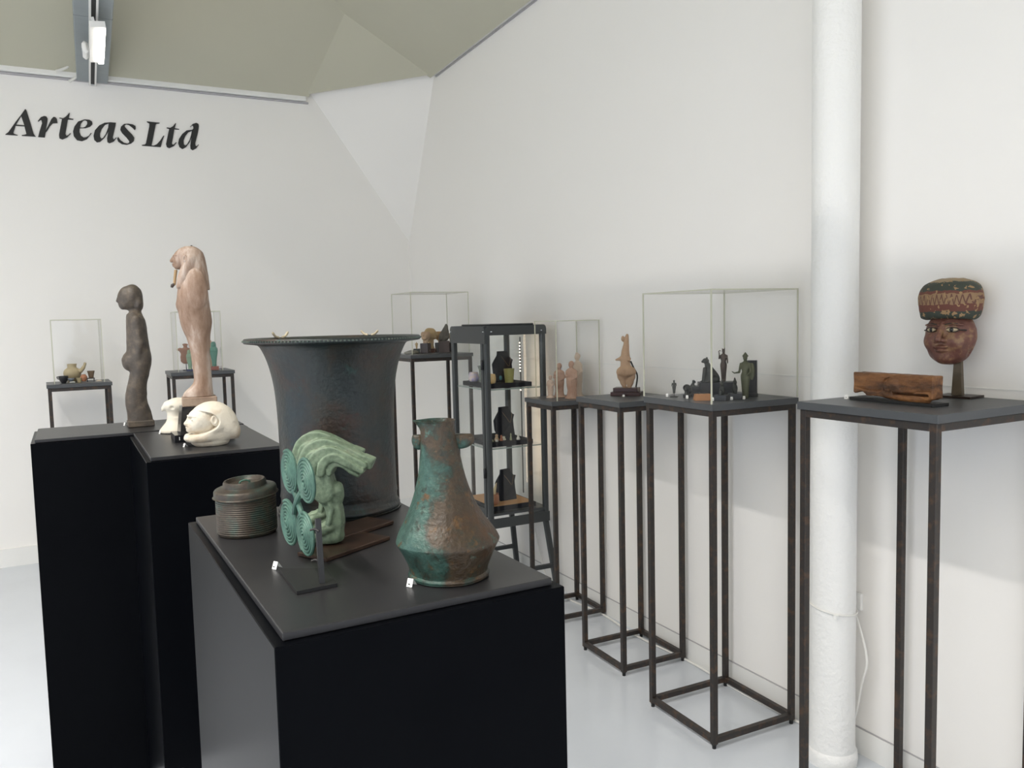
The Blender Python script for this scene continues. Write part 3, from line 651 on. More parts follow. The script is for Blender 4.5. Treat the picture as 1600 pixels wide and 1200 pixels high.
# ================================================================= sculptures on the rear plinths
WOODD = mat('dark_wood', (.052, .042, .033), .55, var=(26, (.115, .090, .064), .16, (.07, .055, .042)), bump=(70, .4))
def darkstatue():
    k = .000688
    rows = [(1100, 100, 272, .050), (1050, 97, 265, .048), (1000, 92, 252, .048), (940, 90, 240, .048), (900, 92, 240, .050), (850, 105, 243, .054), (800, 118, 250, .058), (760, 128, 262, .062), (725, 132, 270, .066), (680, 122, 282, .070), (640, 118, 287, .070), (605, 120, 285, .068), (580, 118, 280, .066), (550, 120, 277, .066), (500, 122, 272, .068), (450, 124, 268, .070), (400, 126, 265, .072), (350, 128, 258, .070), (315, 131, 245, .058), (285, 140, 235, .036), (262, 150, 228, .026), (240, 150, 225, .026)]
    rows = [((1140-y)*k, 0, ((l+r)/2-180)*k, a, (r-l)/2*k) for y, l, r, a in rows]
    def fn(P):
        d = loft(P, rows, 2.3)
        belly = ell(P, (0, (146-180)*k, (1140-652)*k), (.056, .044, .052)); d = sm(d, belly, .010)
        for s_ in (-1, 1):        # arms carried down to the clasped hands
            arm = chain(P, [(s_*.056, (190-180)*k, (1140-340)*k, .022), (s_*.060, (205-180)*k, (1140-520)*k, .020), (s_*.050, (190-180)*k, (1140-620)*k, .019), (s_*.012, (105-180)*k, (1140-640)*k, .015)], .01)
            d = sm(d, arm, .006)
        hd = ell(P, (0, (160-180)*k, (1140-185)*k), (.047, .056, .064))
        hd = sm(hd, ell(P, (0, (115-180)*k, (1140-235)*k), (.030, .020, .024)), .012)
        hair = sm(ell(P, (0, (180-180)*k, (1140-170)*k), (.054, .048, .060)), ell(P, (0, (215-180)*k, (1140-220)*k), (.052, .026, .045)), .012)
        d = sm(d, np.minimum(hd, hair), .003)
        d = np.minimum(d, cap(P, (0, (80-180)*k, (1140-185)*k), (0, (77-180)*k, (1140-205)*k), .004, .006))
        gap = ell(P, (0, (125-180)*k, (1140-285)*k), (.06, .02, .012)); d = sub(d, gap, .004)
        return d+wob(P, 80, .0010)
    return sculpt('figure', fn, (-.10, -.10, .022), (.10, .10, .745), .0040)
t = thing('wooden_statue', 'dark brown carved wooden statue standing on the rear plinth', 'statue', (0.1380, 3.1280, Z1), facing(.2, 4.6, -86), size=SZ)
link('figure', darkstatue(), WOODD, t)
box('base', WOODD, t, -.055, .055, -.058, .066, 0, .032, c=.004)

PALEST = mat('pale_painted_wood', (.17, .095, .055), .6, var=(13, (.50, .42, .36), .17, (.29, .195, .14)), bump=(60, .3), stretch=(1, 1, .3))
def osiris():
    k = 1/347.
    Y_ = lambda x: (x-311)*k
    H = lambda y: (634-y)*k
    rows = [(620, 287.5, 333, .052), (615, 289, 332.5, .051), (610, 293, 332, .050), (604, 300, 331.5, .046), (597, 304.5, 331.5, .043), (588, 305, 331.5, .043), (575, 304, 331, .046), (560, 303, 330.5, .050), (545, 301, 331, .056), (530, 298, 332, .063), (520, 294, 333.5, .069), (510, 291, 335.5, .074), (500, 289, 336, .080), (485, 287.5, 334.5, .088), (470, 286.5, 333, .094), (455, 288.5, 332, .096), (444, 292, 331, .092), (436, 297, 328, .076), (428, 302, 324, .05), (418, 303, 320, .040)]
    rows = [(H(y), 0, Y_((l+r)/2), a, (r-l)/2*k) for y, l, r, a in rows]
    wr = [(455, 322, 335.5, .058), (445, 318, 335, .060), (435, 308, 334.2, .066), (426, 300, 333.2, .068), (418, 294, 332.4, .068), (410, 290, 331.5, .067), (402, 288, 329.5, .064), (396, 290, 326.5, .057), (391.5, 295, 321.5, .044), (388.5, 302, 316, .026)]
    wr = [(H(y), 0, Y_((l+r)/2), a, (r-l)/2*k) for y, l, r, a in wr]
    def fn(P):
        d = loft(P, rows, 2.2)
        wig = loft(P, wr, 2.3)
        for s_ in (-1, 1):        # lappets falling in front of the shoulders
            lp = None
            for p_, q_ in (((.054, 308, 410, .022), (.052, 302, 424, .023)), ((.052, 302, 424, .023), (.047, 296.5, 438, .022)), ((.047, 296.5, 438, .022), (.044, 294, 449, .020))):
                c_ = cap(P, (s_*p_[0], Y_(p_[1]), H(p_[2])), (s_*q_[0], Y_(q_[1]), H(q_[2])), p_[3], q_[3]); lp = c_ if lp is None else np.minimum(lp, c_)
            wig = sm(wig, np.maximum(lp, H(453)-P[2]), .010)
        wig = sub(wig, ell(P, (0, Y_(284), H(412)), (.056, 15*k, 13*k)), .004)
        face = sm(ell(P, (0, Y_(297), H(408)), (.043, 12.5*k, 15*k)), ell(P, (0, Y_(290), H(419)), (.022, 5*k, 4.5*k)), .010)
        face = sm(face, cap(P, (0, Y_(285.2), H(404)), (0, Y_(282.4), H(410.5)), .0045, .0075), .005)
        face = sm(face, ell(P, (0, Y_(284.8), H(415.2)), (.014, .006, .0035)), .002)
        face = sm(face, ell(P, (0, Y_(285.0), H(418)), (.012, .006, .0035)), .002)
        for s_ in (-1, 1):
            face = sub(face, ell(P, (s_*.020, Y_(285.2), H(405.5)), (.013, .007, .007)), .004)
            face = np.minimum(face, ell(P, (s_*.020, Y_(287.6), H(405.8)), (.010, .006, .0045)))
            face = sm(face, cap(P, (s_*.008, Y_(285.2), H(402.2)), (s_*.034, Y_(289), H(402.6)), .0025), .003)
            face = sm(face, sub(ell(P, (s_*.066, Y_(301), H(409)), (.009, 3.4*k, 6.2*k)), ell(P, (s_*.075, Y_(300.6), H(408.5)), (.007, 1.8*k, 3.6*k)), .002), .002)
        d = np.minimum(d, np.minimum(wig, face))
        for s_ in (-1, 1):        # shoulders and arms under the wrapping, a step proud of the wig
            d = np.minimum(d, ell(P, (s_*.074, Y_(314.5), H(456)), (.030, 16.5*k, 33*k)))
        d = sm(d, ell(P, (0, Y_(293), H(478)), (.052, 7.5*k, 9*k)), .012)
        return d+wob(P, 70, .0007)
    return sculpt('figure', fn, (-.118, -.095, .028), (.118, .085, .725), .0028)
sx, sy = .2856, 2.6486
t = thing('mummiform_statue', 'tall pale painted wooden mummiform statue with long wig and beard on a black block', 'statue', (sx, sy, 1.2634), facing(sx, sy, -88), size=SZ)
link('figure', osiris(), PALEST, t)
box('base', mat('brown_base', (.20, .125, .085), .6, var=(20, (.36, .27, .2), .2)), t, -.058, .058, -.072, .074, 0, .040, c=.003)
k = 1/347.
MB().tube([(0, (288-311)*k, (634-424)*k), (0, (286-311)*k, (634-436)*k), (0, (284.5-311)*k, (634-447)*k)], [.007, .0065, .006], 10).build('beard', mat('beard_ochre', (.33, .22, .11), .6), t)
MB().tube([(0, (285-311)*k, (634-445)*k), (0, (281.5-311)*k, (634-448)*k), (0, (280.5-311)*k, (634-451)*k)], [.006, .008, .005], 10).build('beard_tip', mat('beard_dark', (.05, .035, .03), .5), t)
MB().tube([(0, .003, (634-389)*k), (0, .003, (634-386.5)*k)], .004, 8).build('crown_peg', WOODD, t)
b_ = thing('statue_block', 'black stepped block under the tall pale statue', 'block', (0.2060, 2.5922, Z1), R(1), size=SZ)
box('slab', BLACKG, b_, 0, .252, 0, .165, 0, .032, c=.001)
MB().add([(x, y, z) for z, i in ((.0325, .026), (.1505, .040)) for x, y in ((i, i-.008), (.252-i, i-.008), (.252-i, .165-i+.008), (i, .165-i+.008))],
         [(3, 2, 1, 0), (4, 5, 6, 7), (0, 1, 5, 4), (1, 2, 6, 5), (2, 3, 7, 6), (3, 0, 4, 7)]).build('tapered_block', BLACKG, b_)
box('number_label', CARD, b_, .018, .0205, -.0012, -.0002, .010, .024)

LIME = mat('limestone', (.66, .60, .49), .7, var=(9, (.52, .40, .27), .2, (.66, .61, .51)), bump=(90, .3))
ALAB = mat('white_alabaster', (.72, .68, .58), .6, var=(8, (.62, .56, .45), .3), bump=(70, .2))
def humanlid():
    def fn(P):
        wig = sm(ell(P, (0, .004, .112), (.076, .090, .074)), ell(P, (0, .055, .075), (.074, .056, .062)), .03)
        wig = sm(wig, ell(P, (0, .082, .050), (.064, .034, .040)), .02)
        bib = ell(P, (0, -.040, .040), (.066, .068, .020))
        for s_ in (-1, 1): bib = sm(bib, chain(P, [(s_*.052, .006, .085, .026), (s_*.052, -.030, .050, .022), (s_*.036, -.084, .038, .018)], .01), .015)
        skirt = loft(P, [(.021, 0, -.010, .063, .092), (.034, 0, -.014, .069, .097), (.046, 0, -.010, .070, .090), (.058, 0, -.002, .066, .076)], 2.1)
        wig = np.maximum(sm(sm(wig, bib, .02), skirt, .012), .022-P[2])
        wig = sub(wig, ell(P, (0, -.080, .104), (.26, .100, .050)), .005)
        wig = sub(wig, ell(P, (0, -.10, .066), (.055, .045, .014)), .006)
        face = sm(ell(P, (0, -.034, .108), (.058, .062, .058)), ell(P, (0, -.066, .082), (.036, .032, .024)), .02)
        face = sm(face, ell(P, (0, -.090, .0715), (.015, .012, .010)), .009)
        face = sm(face, chain(P, [(0, -.090, .127, .0045), (0, -.0965, .112, .0055), (0, -.1025, .0995, .0085)]), .005)
        for s_ in (-1, 1):
            face = sm(face, ell(P, (s_*.0078, -.1005, .0975), (.0062, .0075, .005)), .002)
            face = sub(face, ell(P, (s_*.024, -.096, .118), (.018, .015, .0105)), .004)
            face = np.minimum(face, ell(rotp(P, (s_*.025, -.081, .1165), 'z', s_*-20), (s_*.025, -.081, .1165), (.0130, .006, .0060)))
            face = sm(face, chain(P, [(s_*.009, -.0935, .1285, .0024), (s_*.024, -.089, .1315, .0026), (s_*.042, -.073, .128, .0022)]), .002)
            ear = sub(ell(rotp(P, (s_*.060, .0, .108), 'x', 14), (s_*.060, .0, .108), (.011, .015, .024)), ell(P, (s_*.070, -.003, .112), (.007, .008, .014)), .002)
            face = sm(face, ear, .002)
        face = sub(face, rbox(P, (0, -.106, .0862), (.016, .014, .0013)), .0015)
        face = sm(face, ell(P, (0, -.0975, .0902), (.0150, .0085, .0040)), .002)
        face = sm(face, ell(P, (0, -.0965, .0824), (.0130, .0085, .0042)), .002)
        d = np.minimum(wig, face)
        base = loft(P, [(0, 0, -.004, .052, .066), (.010, 0, -.006, .060, .076), (.022, 0, -.006, .063, .080), (.034, 0, -.006, .060, .076)], 2.1)
        d = sm(d, base, .002)
        return d+wob(P, 60, .0009)
    return sculpt('head', fn, (-.10, -.125, -.004), (.10, .125, .20), .0023)
t = thing('canopic_sculpture', 'white stone jar lid carved as a human head with a smooth wig', 'sculpture', (0.2972, 2.4854, Z1), facing(.437, 3.655, -76), size=SZ)
link('head', humanlid(), LIME, t)
def falconlid():
    def fn(P):
        d = sm(ell(P, (0, .012, .128), (.050, .062, .038)), cap(P, (0, -.036, .130), (0, -.052, .118), .017, .010), .014)
        d = sm(d, cap(P, (0, -.054, .117), (0, -.060, .106), .008, .004), .005)
        d = sm(d, cap(P, (0, -.004, .11), (0, .0, .06), .034, .038), .012)
        for s_ in (-1, 1): d = sub(d, ell(P, (s_*.046, -.018, .122), (.012, .012, .008)), .004)
        d = sm(d, loft(P, [(0, 0, -.004, .070, .070), (.012, 0, -.004, .072, .072), (.03, 0, 0, .062, .062), (.055, 0, .004, .046, .046), (.07, 0, .006, .04, .04)], 2), .014)
        return d+wob(P, 60, .0008)
    return sculpt('head', fn, (-.085, -.085, -.004), (.085, .085, .178), .0036)
t = thing('falcon_sculpture', 'white stone jar lid carved as a falcon head, half behind the black block', 'sculpture', (0.2346, 2.8662, Z1), facing(.345, 4.215, -88), size=SZ)
link('head', falconlid(), ALAB, t)
# ================================================================= painted mask and carved board (nearest stand)
def maskmats():
    m = bpy.data.materials.new('painted_headdress'); m.use_nodes = True; nt = m.node_tree; b = nt.nodes['Principled BSDF']; b.inputs['Roughness'].default_value = .7
    N = nt.nodes.new; Lk = nt.links.new
    tc = N('ShaderNodeTexCoord'); sx_ = N('ShaderNodeSeparateXYZ'); Lk(tc.outputs['Object'], sx_.inputs[0])
    no = N('ShaderNodeTexNoise'); no.inputs['Scale'].default_value = 55; no.inputs['Detail'].default_value = 5; Lk(tc.outputs['Object'], no.inputs['Vector'])
    def M(op, a, bb, c=None):
        q = N('ShaderNodeMath'); q.operation = op
        for i, v in enumerate((a, bb, c)):
            if v is None: continue
            if isinstance(v, (int, float)): q.inputs[i].default_value = v
            else: Lk(v, q.inputs[i])
        return q.outputs[0]
    # bands sag towards the sides like the brow line
    x2 = M('MULTIPLY', sx_.outputs[0], sx_.outputs[0])
    z = M('ADD', sx_.outputs[2], M('MULTIPLY_ADD', no.outputs['Fac'], .012, -.006))
    zn = M('DIVIDE', M('SUBTRACT', z, .222), .116)
    cr = N('ShaderNodeValToRGB'); cr.color_ramp.interpolation = 'CONSTANT'; el = cr.color_ramp.elements
    stops = [(0, (.036, .044, .032)), (.19, (.125, .040, .025)), (.36, (.25, .155, .08)), (.62, (.13, .042, .028)), (.68, (.040, .048, .036)), (.90, (.27, .20, .12))]
    el[0].position = 0; el[0].color = (*stops[0][1], 1); el[1].position = stops[1][0]; el[1].color = (*stops[1][1], 1)
    for p, c in stops[2:]: e = el.new(p); e.color = (*c, 1)
    Lk(zn, cr.inputs['Fac'])
    # zigzag lines in the ochre band
    tri = M('PINGPONG', sx_.outputs[0], .0065); ramp = M('MULTIPLY', M('SUBTRACT', zn, .35), .0065/.25)
    dist = M('ABSOLUTE', M('SUBTRACT', tri, ramp), 0)
    line = M('MULTIPLY', M('LESS_THAN', dist, .0013), M('MULTIPLY', M('GREATER_THAN', zn, .36), M('LESS_THAN', zn, .60)))
    mx = N('ShaderNodeMix'); mx.data_type = 'RGBA'; Lk(line, mx.inputs['Factor']); Lk(cr.outputs['Color'], mx.inputs['A']); mx.inputs['B'].default_value = (.12, .05, .035, 1)
    # bare wood: the rear edge and worn spots
    n2 = N('ShaderNodeTexNoise'); n2.inputs['Scale'].default_value = 70; n2.inputs['Detail'].default_value = 6; Lk(tc.outputs['Object'], n2.inputs['Vector'])
    worn = M('MAXIMUM', M('GREATER_THAN', n2.outputs['Fac'], .60), M('GREATER_THAN', sx_.outputs[1], .030))
    m2 = N('ShaderNodeMix'); m2.data_type = 'RGBA'; Lk(worn, m2.inputs['Factor']); Lk(mx.outputs['Result'], m2.inputs['A']); m2.inputs['B'].default_value = (.30, .19, .09, 1)
    Lk(m2.outputs['Result'], b.inputs['Base Color']); return m
MASKRED = mat('mask_red_paint', (.125, .050, .036), .5, var=(38, (.26, .15, .075), .13, (.15, .060, .043)), bump=(60, .35))
mk = thing('painted_mask', 'painted wooden face mask with red skin and banded headdress on a metal post', 'mask', (2.172, 1.492, 1.2506), facing(2.172, 1.492, -27))
def maskface(P):
    d = ell(P, (0, .012, .176), (.069, .052, .074))
    d = sm(d, ell(P, (0, .000, .130), (.046, .036, .032)), .03)
    d = sm(d, ell(P, (0, -.022, .112), (.020, .016, .014)), .016)
    d = sm(d, chain(P, [(0, -.034, .212, .006), (0, -.046, .188, .0065), (0, -.060, .166, .0085)], .004), .008)
    for s_ in (-1, 1):
        d = sm(d, ell(P, (s_*.0095, -.049, .1635), (.0075, .009, .0065)), .003)
        d = sub(d, ell(P, (s_*.030, -.050, .193), (.021, .012, .009)), .008)
        d = sm(d, ell(P, (s_*.033, -.024, .160), (.022, .018, .022)), .018)
        d = sm(d, chain(P, [(s_*.010, -.040, .207, .003), (s_*.030, -.039, .211, .0035), (s_*.052, -.025, .206, .003)]), .005)
    d = sub(d, rbox(P, (0, -.050, .1405), (.019, .012, .0012)), .002)
    d = sm(d, ell(P, (0, -.0415, .1450), (.020, .010, .0045)), .0025)
    d = sm(d, ell(P, (0, -.0405, .1350), (.017, .010, .0055)), .0025)
    d = np.maximum(d, P[1]-.032)
    d = np.maximum(d, P[2]-.246)
    d = sub(d, ell(P, (.074, .016, .118), (.026, .03, .030))+wob(P, 160, .003), .003)
    d = sub(d, ell(P, (.078, -.004, .170), (.012, .02, .012))+wob(P, 160, .002), .003)
    return d+wob(P, 120, .0005)
fc = link('face', sculpt('face', maskface, (-.085, -.075, .085), (.085, .045, .252), .0019), MASKRED, mk)
hdd = [(.225, 0, .006, .066, .048), (.233, 0, .006, .075, .056), (.255, 0, .008, .081, .061), (.282, 0, .008, .083, .063), (.305, 0, .008, .081, .061), (.322, 0, .01, .072, .053), (.332, 0, .012, .054, .040), (.338, 0, .012, .03, .024)]
link('headdress', sculpt('headdress', lambda P: np.maximum(loft([P[0], P[1], P[2]+P[0]*P[0]*1.0], hdd, 2.5), P[1]-.046)+wob(P, 110, .0012), (-.095, -.07, .195), (.095, .06, .345), .0026), maskmats(), mk)
EYEW = mat('eye_white', (.42, .34, .22), .5); EYEB = mat('eye_black', (.012, .012, .012), .35); KOHL = mat('kohl', (.020, .018, .016), .6)
for s_ in (-1, 1):
    ey = link('eye', sculpt('eye', lambda P: np.maximum(ell(P, (0, 0, -.003), (.0165, .0042, .0088)), ell(P, (0, 0, .003), (.0165, .0042, .0088))), (-.02, -.007, -.012), (.02, .007, .012), .0011), EYEW, mk)
    ey.location = (s_*.029, -.0385, .193); ey.rotation_euler = (0, 0, s_*R(17))
    pu = link('pupil', sculpt('pupil', lambda P: ell(P, (0, 0, 0), (.0058, .0036, .0056)), (-.008, -.006, -.008), (.008, .006, .008), .0009), EYEB, ey); pu.location = (s_*-.001, -.0022, .0002)
    ring = [(s_*.029+.0175*math.cos(a)*1.0, -.0405+.0052*abs(math.cos(a))**1.5+(.003 if math.cos(a)*s_ > 0 else 0)*abs(math.cos(a)), .193+.0062*math.sin(a)) for a in (2*math.pi*q/24 for q in range(25))]
    MB().tube(ring, .0012, 6, False).build('eye_line', KOHL, mk)
    MB().tube(dense([(s_*.045, -.0325, .193), (s_*.052, -.0262, .1918), (s_*.059, -.0185, .191)], 4), .0019, 6).build('cosmetic_line', KOHL, mk)
    MB().tube(dense([(s_*.011, -.0425, .2075), (s_*.028, -.0412, .2110), (s_*.043, -.0325, .2088), (s_*.053, -.0235, .2055)], 4), .0017, 6).build('eyebrow', KOHL, mk)
POSTM = mat('mount_brass', (.16, .125, .085), .4, .6, var=(20, (.10, .08, .055), .2))
MB().add([(x+.022, y+.014, z) for z, w_, d_ in ((.0065, .0145, .008), (.112, .0095, .006)) for x, y in ((-w_, -d_), (w_, -d_), (w_, d_), (-w_, d_))], [(3, 2, 1, 0), (4, 5, 6, 7), (0, 1, 5, 4), (1, 2, 6, 5), (2, 3, 7, 6), (3, 0, 4, 7)]).build('post', POSTM, mk)
box('base_plate', mat('mount_dark_brown', (.045, .03, .024), .35, .4), mk, -.025, .075, -.025, .055, 0, .006)

RELW = mat('carved_orange_wood', (.060, .027, .012), .6, var=(22, (.27, .118, .038), .13, (.17, .070, .024)), bump=(90, .6), stretch=(.35, 1, 1.4))
rl = thing('carved_board', 'weathered orange brown wooden board carved with a figure in relief on a black base', 'carving', (1.945, 1.488, 1.2506), R(-92))
def relief(P):
    d = rbox(P, (0, .002, .046), (.127, .020, .032), .002)
    ragged = .030-.020*np.clip((P[0]+.127)/.05, 0, 1)+.006*np.sin(P[0]*60)-.003*np.sin(P[0]*140)
    d = np.maximum(d, (ragged-P[2])*.8)
    leg = chain(P, [(-.02, -.008, .020, .010), (.03, -.012, .016, .009), (.075, -.010, .014, .009), (.105, -.006, .014, .008)], .004)
    d = sm(d, leg, .004)
    d = sub(d, rbox(P, (.06, -.012, .0265), (.055, .014, .0028), .001), .002)
    head = ell(P, (.008, -.018, .048), (.017, .006, .020)); d = sm(d, head, .003)
    d = sm(d, ell(P, (-.012, -.018, .044), (.014, .004, .026)), .003)
    for pts, r_ in (([(-.030, .030), (-.028, .048), (-.020, .060), (-.006, .066)], .0016), ([(-.12, .036), (-.08, .030), (-.045, .028), (-.03, .032), (-.005, .026)], .0013), ([(.02, .026), (.05, .024), (.08, .034), (.10, .036), (.118, .037)], .0013), ([(.0, .03), (.0, .05), (.006, .058)], .001)):
        p3 = dense(pts, 4)
        for a, b in zip(p3, p3[1:]): d = np.maximum(d, -(cap(P, (a[0], -.0185, a[1]), (b[0], -.0185, b[1]), r_*2.1)))
    return d+wob(P, 130, .0009)
link('board', sculpt('board', relief, (-.14, -.034, .002), (.14, .03, .086), .0021), RELW, rl)
box('base_plate', IRON, rl, -.129, .138, -.031, .031, 0, .008, c=.0005)

# ================================================================= clay idol (uncovered stand)
TERR = mat('terracotta_buff', (.40, .255, .155), .75, var=(14, (.50, .34, .225), .3), bump=(80, .2))
MAHOG = mat('mahogany', (.060, .018, .011), .3, var=(18, (.035, .012, .009), .3))
ix, iy = 2.10, 2.97
idl = thing('clay_idol', 'buff terracotta female idol with broad hips on a stepped wooden base', 'figurine', (ix, iy, 1.1556), facing(ix, iy, -12))
def idol(P):
    k = .000357
    X = lambda x: (x-170)*k
    Hh = lambda y: (705-y)*k+.034
    rows = [(600, 150, 195, .010), (570, 120, 240, .022), (545, 80, 275, .032), (520, 60, 292, .034), (480, 78, 278, .034), (455, 98, 252, .030), (420, 106, 230, .024), (380, 108, 224, .022), (340, 108, 222, .022), (300, 113, 220, .020), (250, 122, 216, .018), (200, 134, 215, .015), (160, 147, 214, .013), (120, 150, 213, .012), (80, 165, 212, .010), (50, 178, 208, .008), (40, 184, 203, .005)]
    rows = [(Hh(y), X((l+r)/2), 0, (r-l)/2*k, b) for y, l, r, b in rows]
    d = loft(P, rows, 2.2)
    for pts in ([(112, 510, 60), (118, 570, 52), (135, 640, 34), (150, 700, 24)], [(230, 510, 64), (228, 570, 58), (220, 640, 42), (212, 705, 26)]):
        d = sm(d, chain([P[0], P[1]*1.35, P[2]], [(X(x), 0, Hh(y), r_*k) for x, y, r_ in pts], .006)*.8, .006)
    d = sm(d, ell(P, (X(142), -.006, Hh(98)), (.0075, .011, .013)), .004)
    d = sm(d, cap(P, (X(115), -.008, Hh(345)), (X(58), -.014, Hh(358)), .010, .004), .006)
    d = sm(d, cap(P, (X(215), -.008, Hh(350)), (X(228), -.018, Hh(362)), .010, .005), .006)
    d = sub(d, cap(P, (X(166), -.036, Hh(500)), (X(172), -.03, Hh(700)), .006), .004)
    return d+wob(P, 120, .0006)
link('figure', sculpt('figure', idol, (-.055, -.045, .030), (.06, .045, .29), .0024), TERR, idl)
box('lower_step', MAHOG, idl, -.062, .070, -.040, .040, 0, .016, c=.001); box('upper_step', MAHOG, idl, -.052, .058, -.031, .031, .0162, .034, c=.001)
MB().tube(dense([(.018, .020, .150), (.030, .026, .120), (.046, .026, .085), (.040, .024, .034)], 5), .0035, 8).build('support_rod', IRON, idl)

# ================================================================= draped clay figures
CLAYP = mat('clay_pink', (.44, .31, .23), .8, var=(24, (.58, .46, .37), .2), bump=(120, .25))
CLAYR = mat('clay_red', (.38, .215, .15), .8, var=(24, (.50, .345, .26), .2), bump=(120, .25))
CLAYW = mat('clay_cream', (.52, .42, .32), .8, var=(20, (.60, .49, .40), .25), bump=(120, .25))
def robed(h, w, hd, bun=0.0, arm=1, flare=1.0, lean=0.0, fold=18):
    """standing draped woman of height h, half width w"""
    n = h
    def fn(P):
        rows = [(0, 0, 0, w*.95*flare, w*.72*flare), (.04*n, 0, 0, w*.80*flare, w*.62), (.2*n, 0, 0, w*.72, w*.56), (.42*n, lean*.3, 0, w*.86, w*.62), (.56*n, lean*.5, 0, w*.88, w*.60), (.70*n, lean*.8, 0, w*.90, w*.56), (.775*n, lean, 0, w*.74, w*.44), (.81*n, lean, 0, w*.34, w*.3), (.84*n, lean, 0, w*.26, w*.26)]
        d = loft(P, rows, 2.2)
        ang = np.arctan2(P[1], P[0]-lean*.4)
        d = d+w*.035*np.sin(ang*fold+P[2]*40)*np.clip((.55*n-P[2])/(.1*n), 0, 1)
        d = d+w*.05*np.sin(P[2]/n*38+P[0]/w*3.0)*np.clip((P[2]-.5*n)/(.1*n), 0, 1)*np.clip((.78*n-P[2])/(.05*n), 0, 1)
        if arm:
            d = sm(d, chain(P, [(lean+w*.78, 0, .72*n, w*.22), (lean+w*.98, -w*.1, .58*n, w*.20), (lean+w*.45, -w*.5, .50*n, w*.15)], w*.1), w*.10)
            d = sm(d, chain(P, [(lean-w*.78, 0, .72*n, w*.22), (lean-w*.86, -w*.2, .58*n, w*.20), (lean-w*.2, -w*.55, .60*n, w*.14)], w*.1), w*.10)
        head = ell(P, (lean, -w*.05, .905*n), (hd*.8, hd*.9, hd*1.12)); d = sm(d, head, w*.06)
        d = sm(d, ell(P, (lean, hd*.25-w*.05, .925*n), (hd*.92, hd*.9, hd*.98)), .0015)
        d = np.minimum(d, cap(P, (lean, -hd*.9-w*.05, .915*n), (lean, -hd*1.02-w*.05, .895*n), hd*.10, hd*.16))
        if bun: d = sm(d, ell(P, (lean, hd*.9, .93*n), (hd*.5*bun, hd*.5*bun, hd*.5*bun)), .002); d = sm(d, ell(P, (lean, -hd*.2, .925*n+hd*.95), (hd*.5, hd*.4, hd*.35)), .002)
        return d+wob(P, 160, .0005)
    return sculpt('figure', fn, (-w*1.5-abs(lean), -w*1.4, -.002), (w*1.5+abs(lean), w*1.4, h*1.04), max(h/90, .0018))
zt2 = 1.1042
def clay(x, y, h, w, hd, m, lab, turn, **kw):
    t = thing('draped_figurine', lab, 'figurine', (x, y, zt2), facing(x, y, turn), 'draped clay figures under glass')
    link('figure', robed(h, w, hd, **kw), m, t)
    MB().lathe([(0, 0), (w*1.12, 0), (w*1.15, .004), (w*1.02, .008), (0, .008)], 20).build('base', m, t)
clay(2.045, 3.545, .113, .019, .0105, CLAYP, 'small clay child figure, leftmost under the cover', -30, arm=1)
clay(2.104, 3.556, .172, .029, .0150, CLAYR, 'draped clay woman with dark hair behind the child figure', -25, flare=1.1)
clay(2.120, 3.462, .186, .032, .0150, CLAYR, 'reddish draped clay woman beside the tallest figure', -35, flare=1.15, lean=-.002)
clay(2.186, 3.512, .222, .030, .0160, CLAYW, 'tallest cream clay woman with topknot, rightmost under the cover', -40, bun=1)

# ================================================================= bronze figures under the large cover
zt4 = 1.2026
BRD = patina('bronze_small_dark', [(.3, (.018, .020, .019)), (.55, (.040, .043, .038)), (.75, (.06, .055, .04))], 60, .45, .3, .2, bscale=300)
BRB = patina('bronze_small_brown', [(.3, (.045, .032, .026)), (.55, (.085, .062, .05)), (.75, (.11, .085, .065))], 60, .45, .3, .2, bscale=300)
BRG = patina('bronze_small_green', [(.3, (.05, .055, .032)), (.55, (.10, .105, .06)), (.75, (.14, .13, .08))], 50, .55, .2, .2, bscale=300)
OAK = mat('orange_wood', (.36, .16, .055), .5, var=(25, (.28, .12, .04), .3))
DKB = mat('dark_block', (.020, .021, .024), .4)
def cat(P, h):
    d = loft(P, [(0, 0, h*.06, h*.20, h*.30), (.12*h, 0, h*.10, h*.22, h*.30), (.3*h, 0, h*.10, h*.20, h*.24), (.5*h, 0, h*.02, h*.16, h*.17), (.66*h, 0, -h*.06, h*.12, h*.12), (.76*h, 0, -h*.09, h*.085, h*.09)], 2)
    for s_ in (-1, 1):
        d = sm(d, cap(P, (s_*h*.075, -h*.17, .52*h), (s_*h*.075, -h*.24, .03*h), h*.065, h*.045), h*.04)
        d = sm(d, ell(P, (s_*h*.075, -h*.29, .025*h), (h*.045, h*.07, h*.03)), h*.02)
        d = sm(d, ell(P, (s_*h*.17, h*.16, .14*h), (h*.09, h*.18, h*.14)), h*.03)
    d = sm(d, ell(P, (0, -h*.14, .83*h), (h*.11, h*.13, h*.105)), h*.03)
    d = sm(d, ell(P, (0, -h*.26, .80*h), (h*.05, h*.05, h*.045)), h*.02)
    for s_ in (-1, 1): d = sm(d, cap(P, (s_*h*.075, -h*.10, .90*h), (s_*h*.095, -h*.09, .99*h), h*.035, h*.008), h*.012)
    d = sm(d, chain(P, [(h*.10, h*.36, .04*h, h*.035), (h*.24, h*.2, .03*h, h*.03), (h*.22, -h*.1, .03*h, h*.025)], h*.01), h*.01)
    return d
def catfig(h): return sculpt('figure', lambda P: cat(P, h), (-h*.34, -h*.42, -.001), (h*.34, h*.48, h*1.03), h/64)
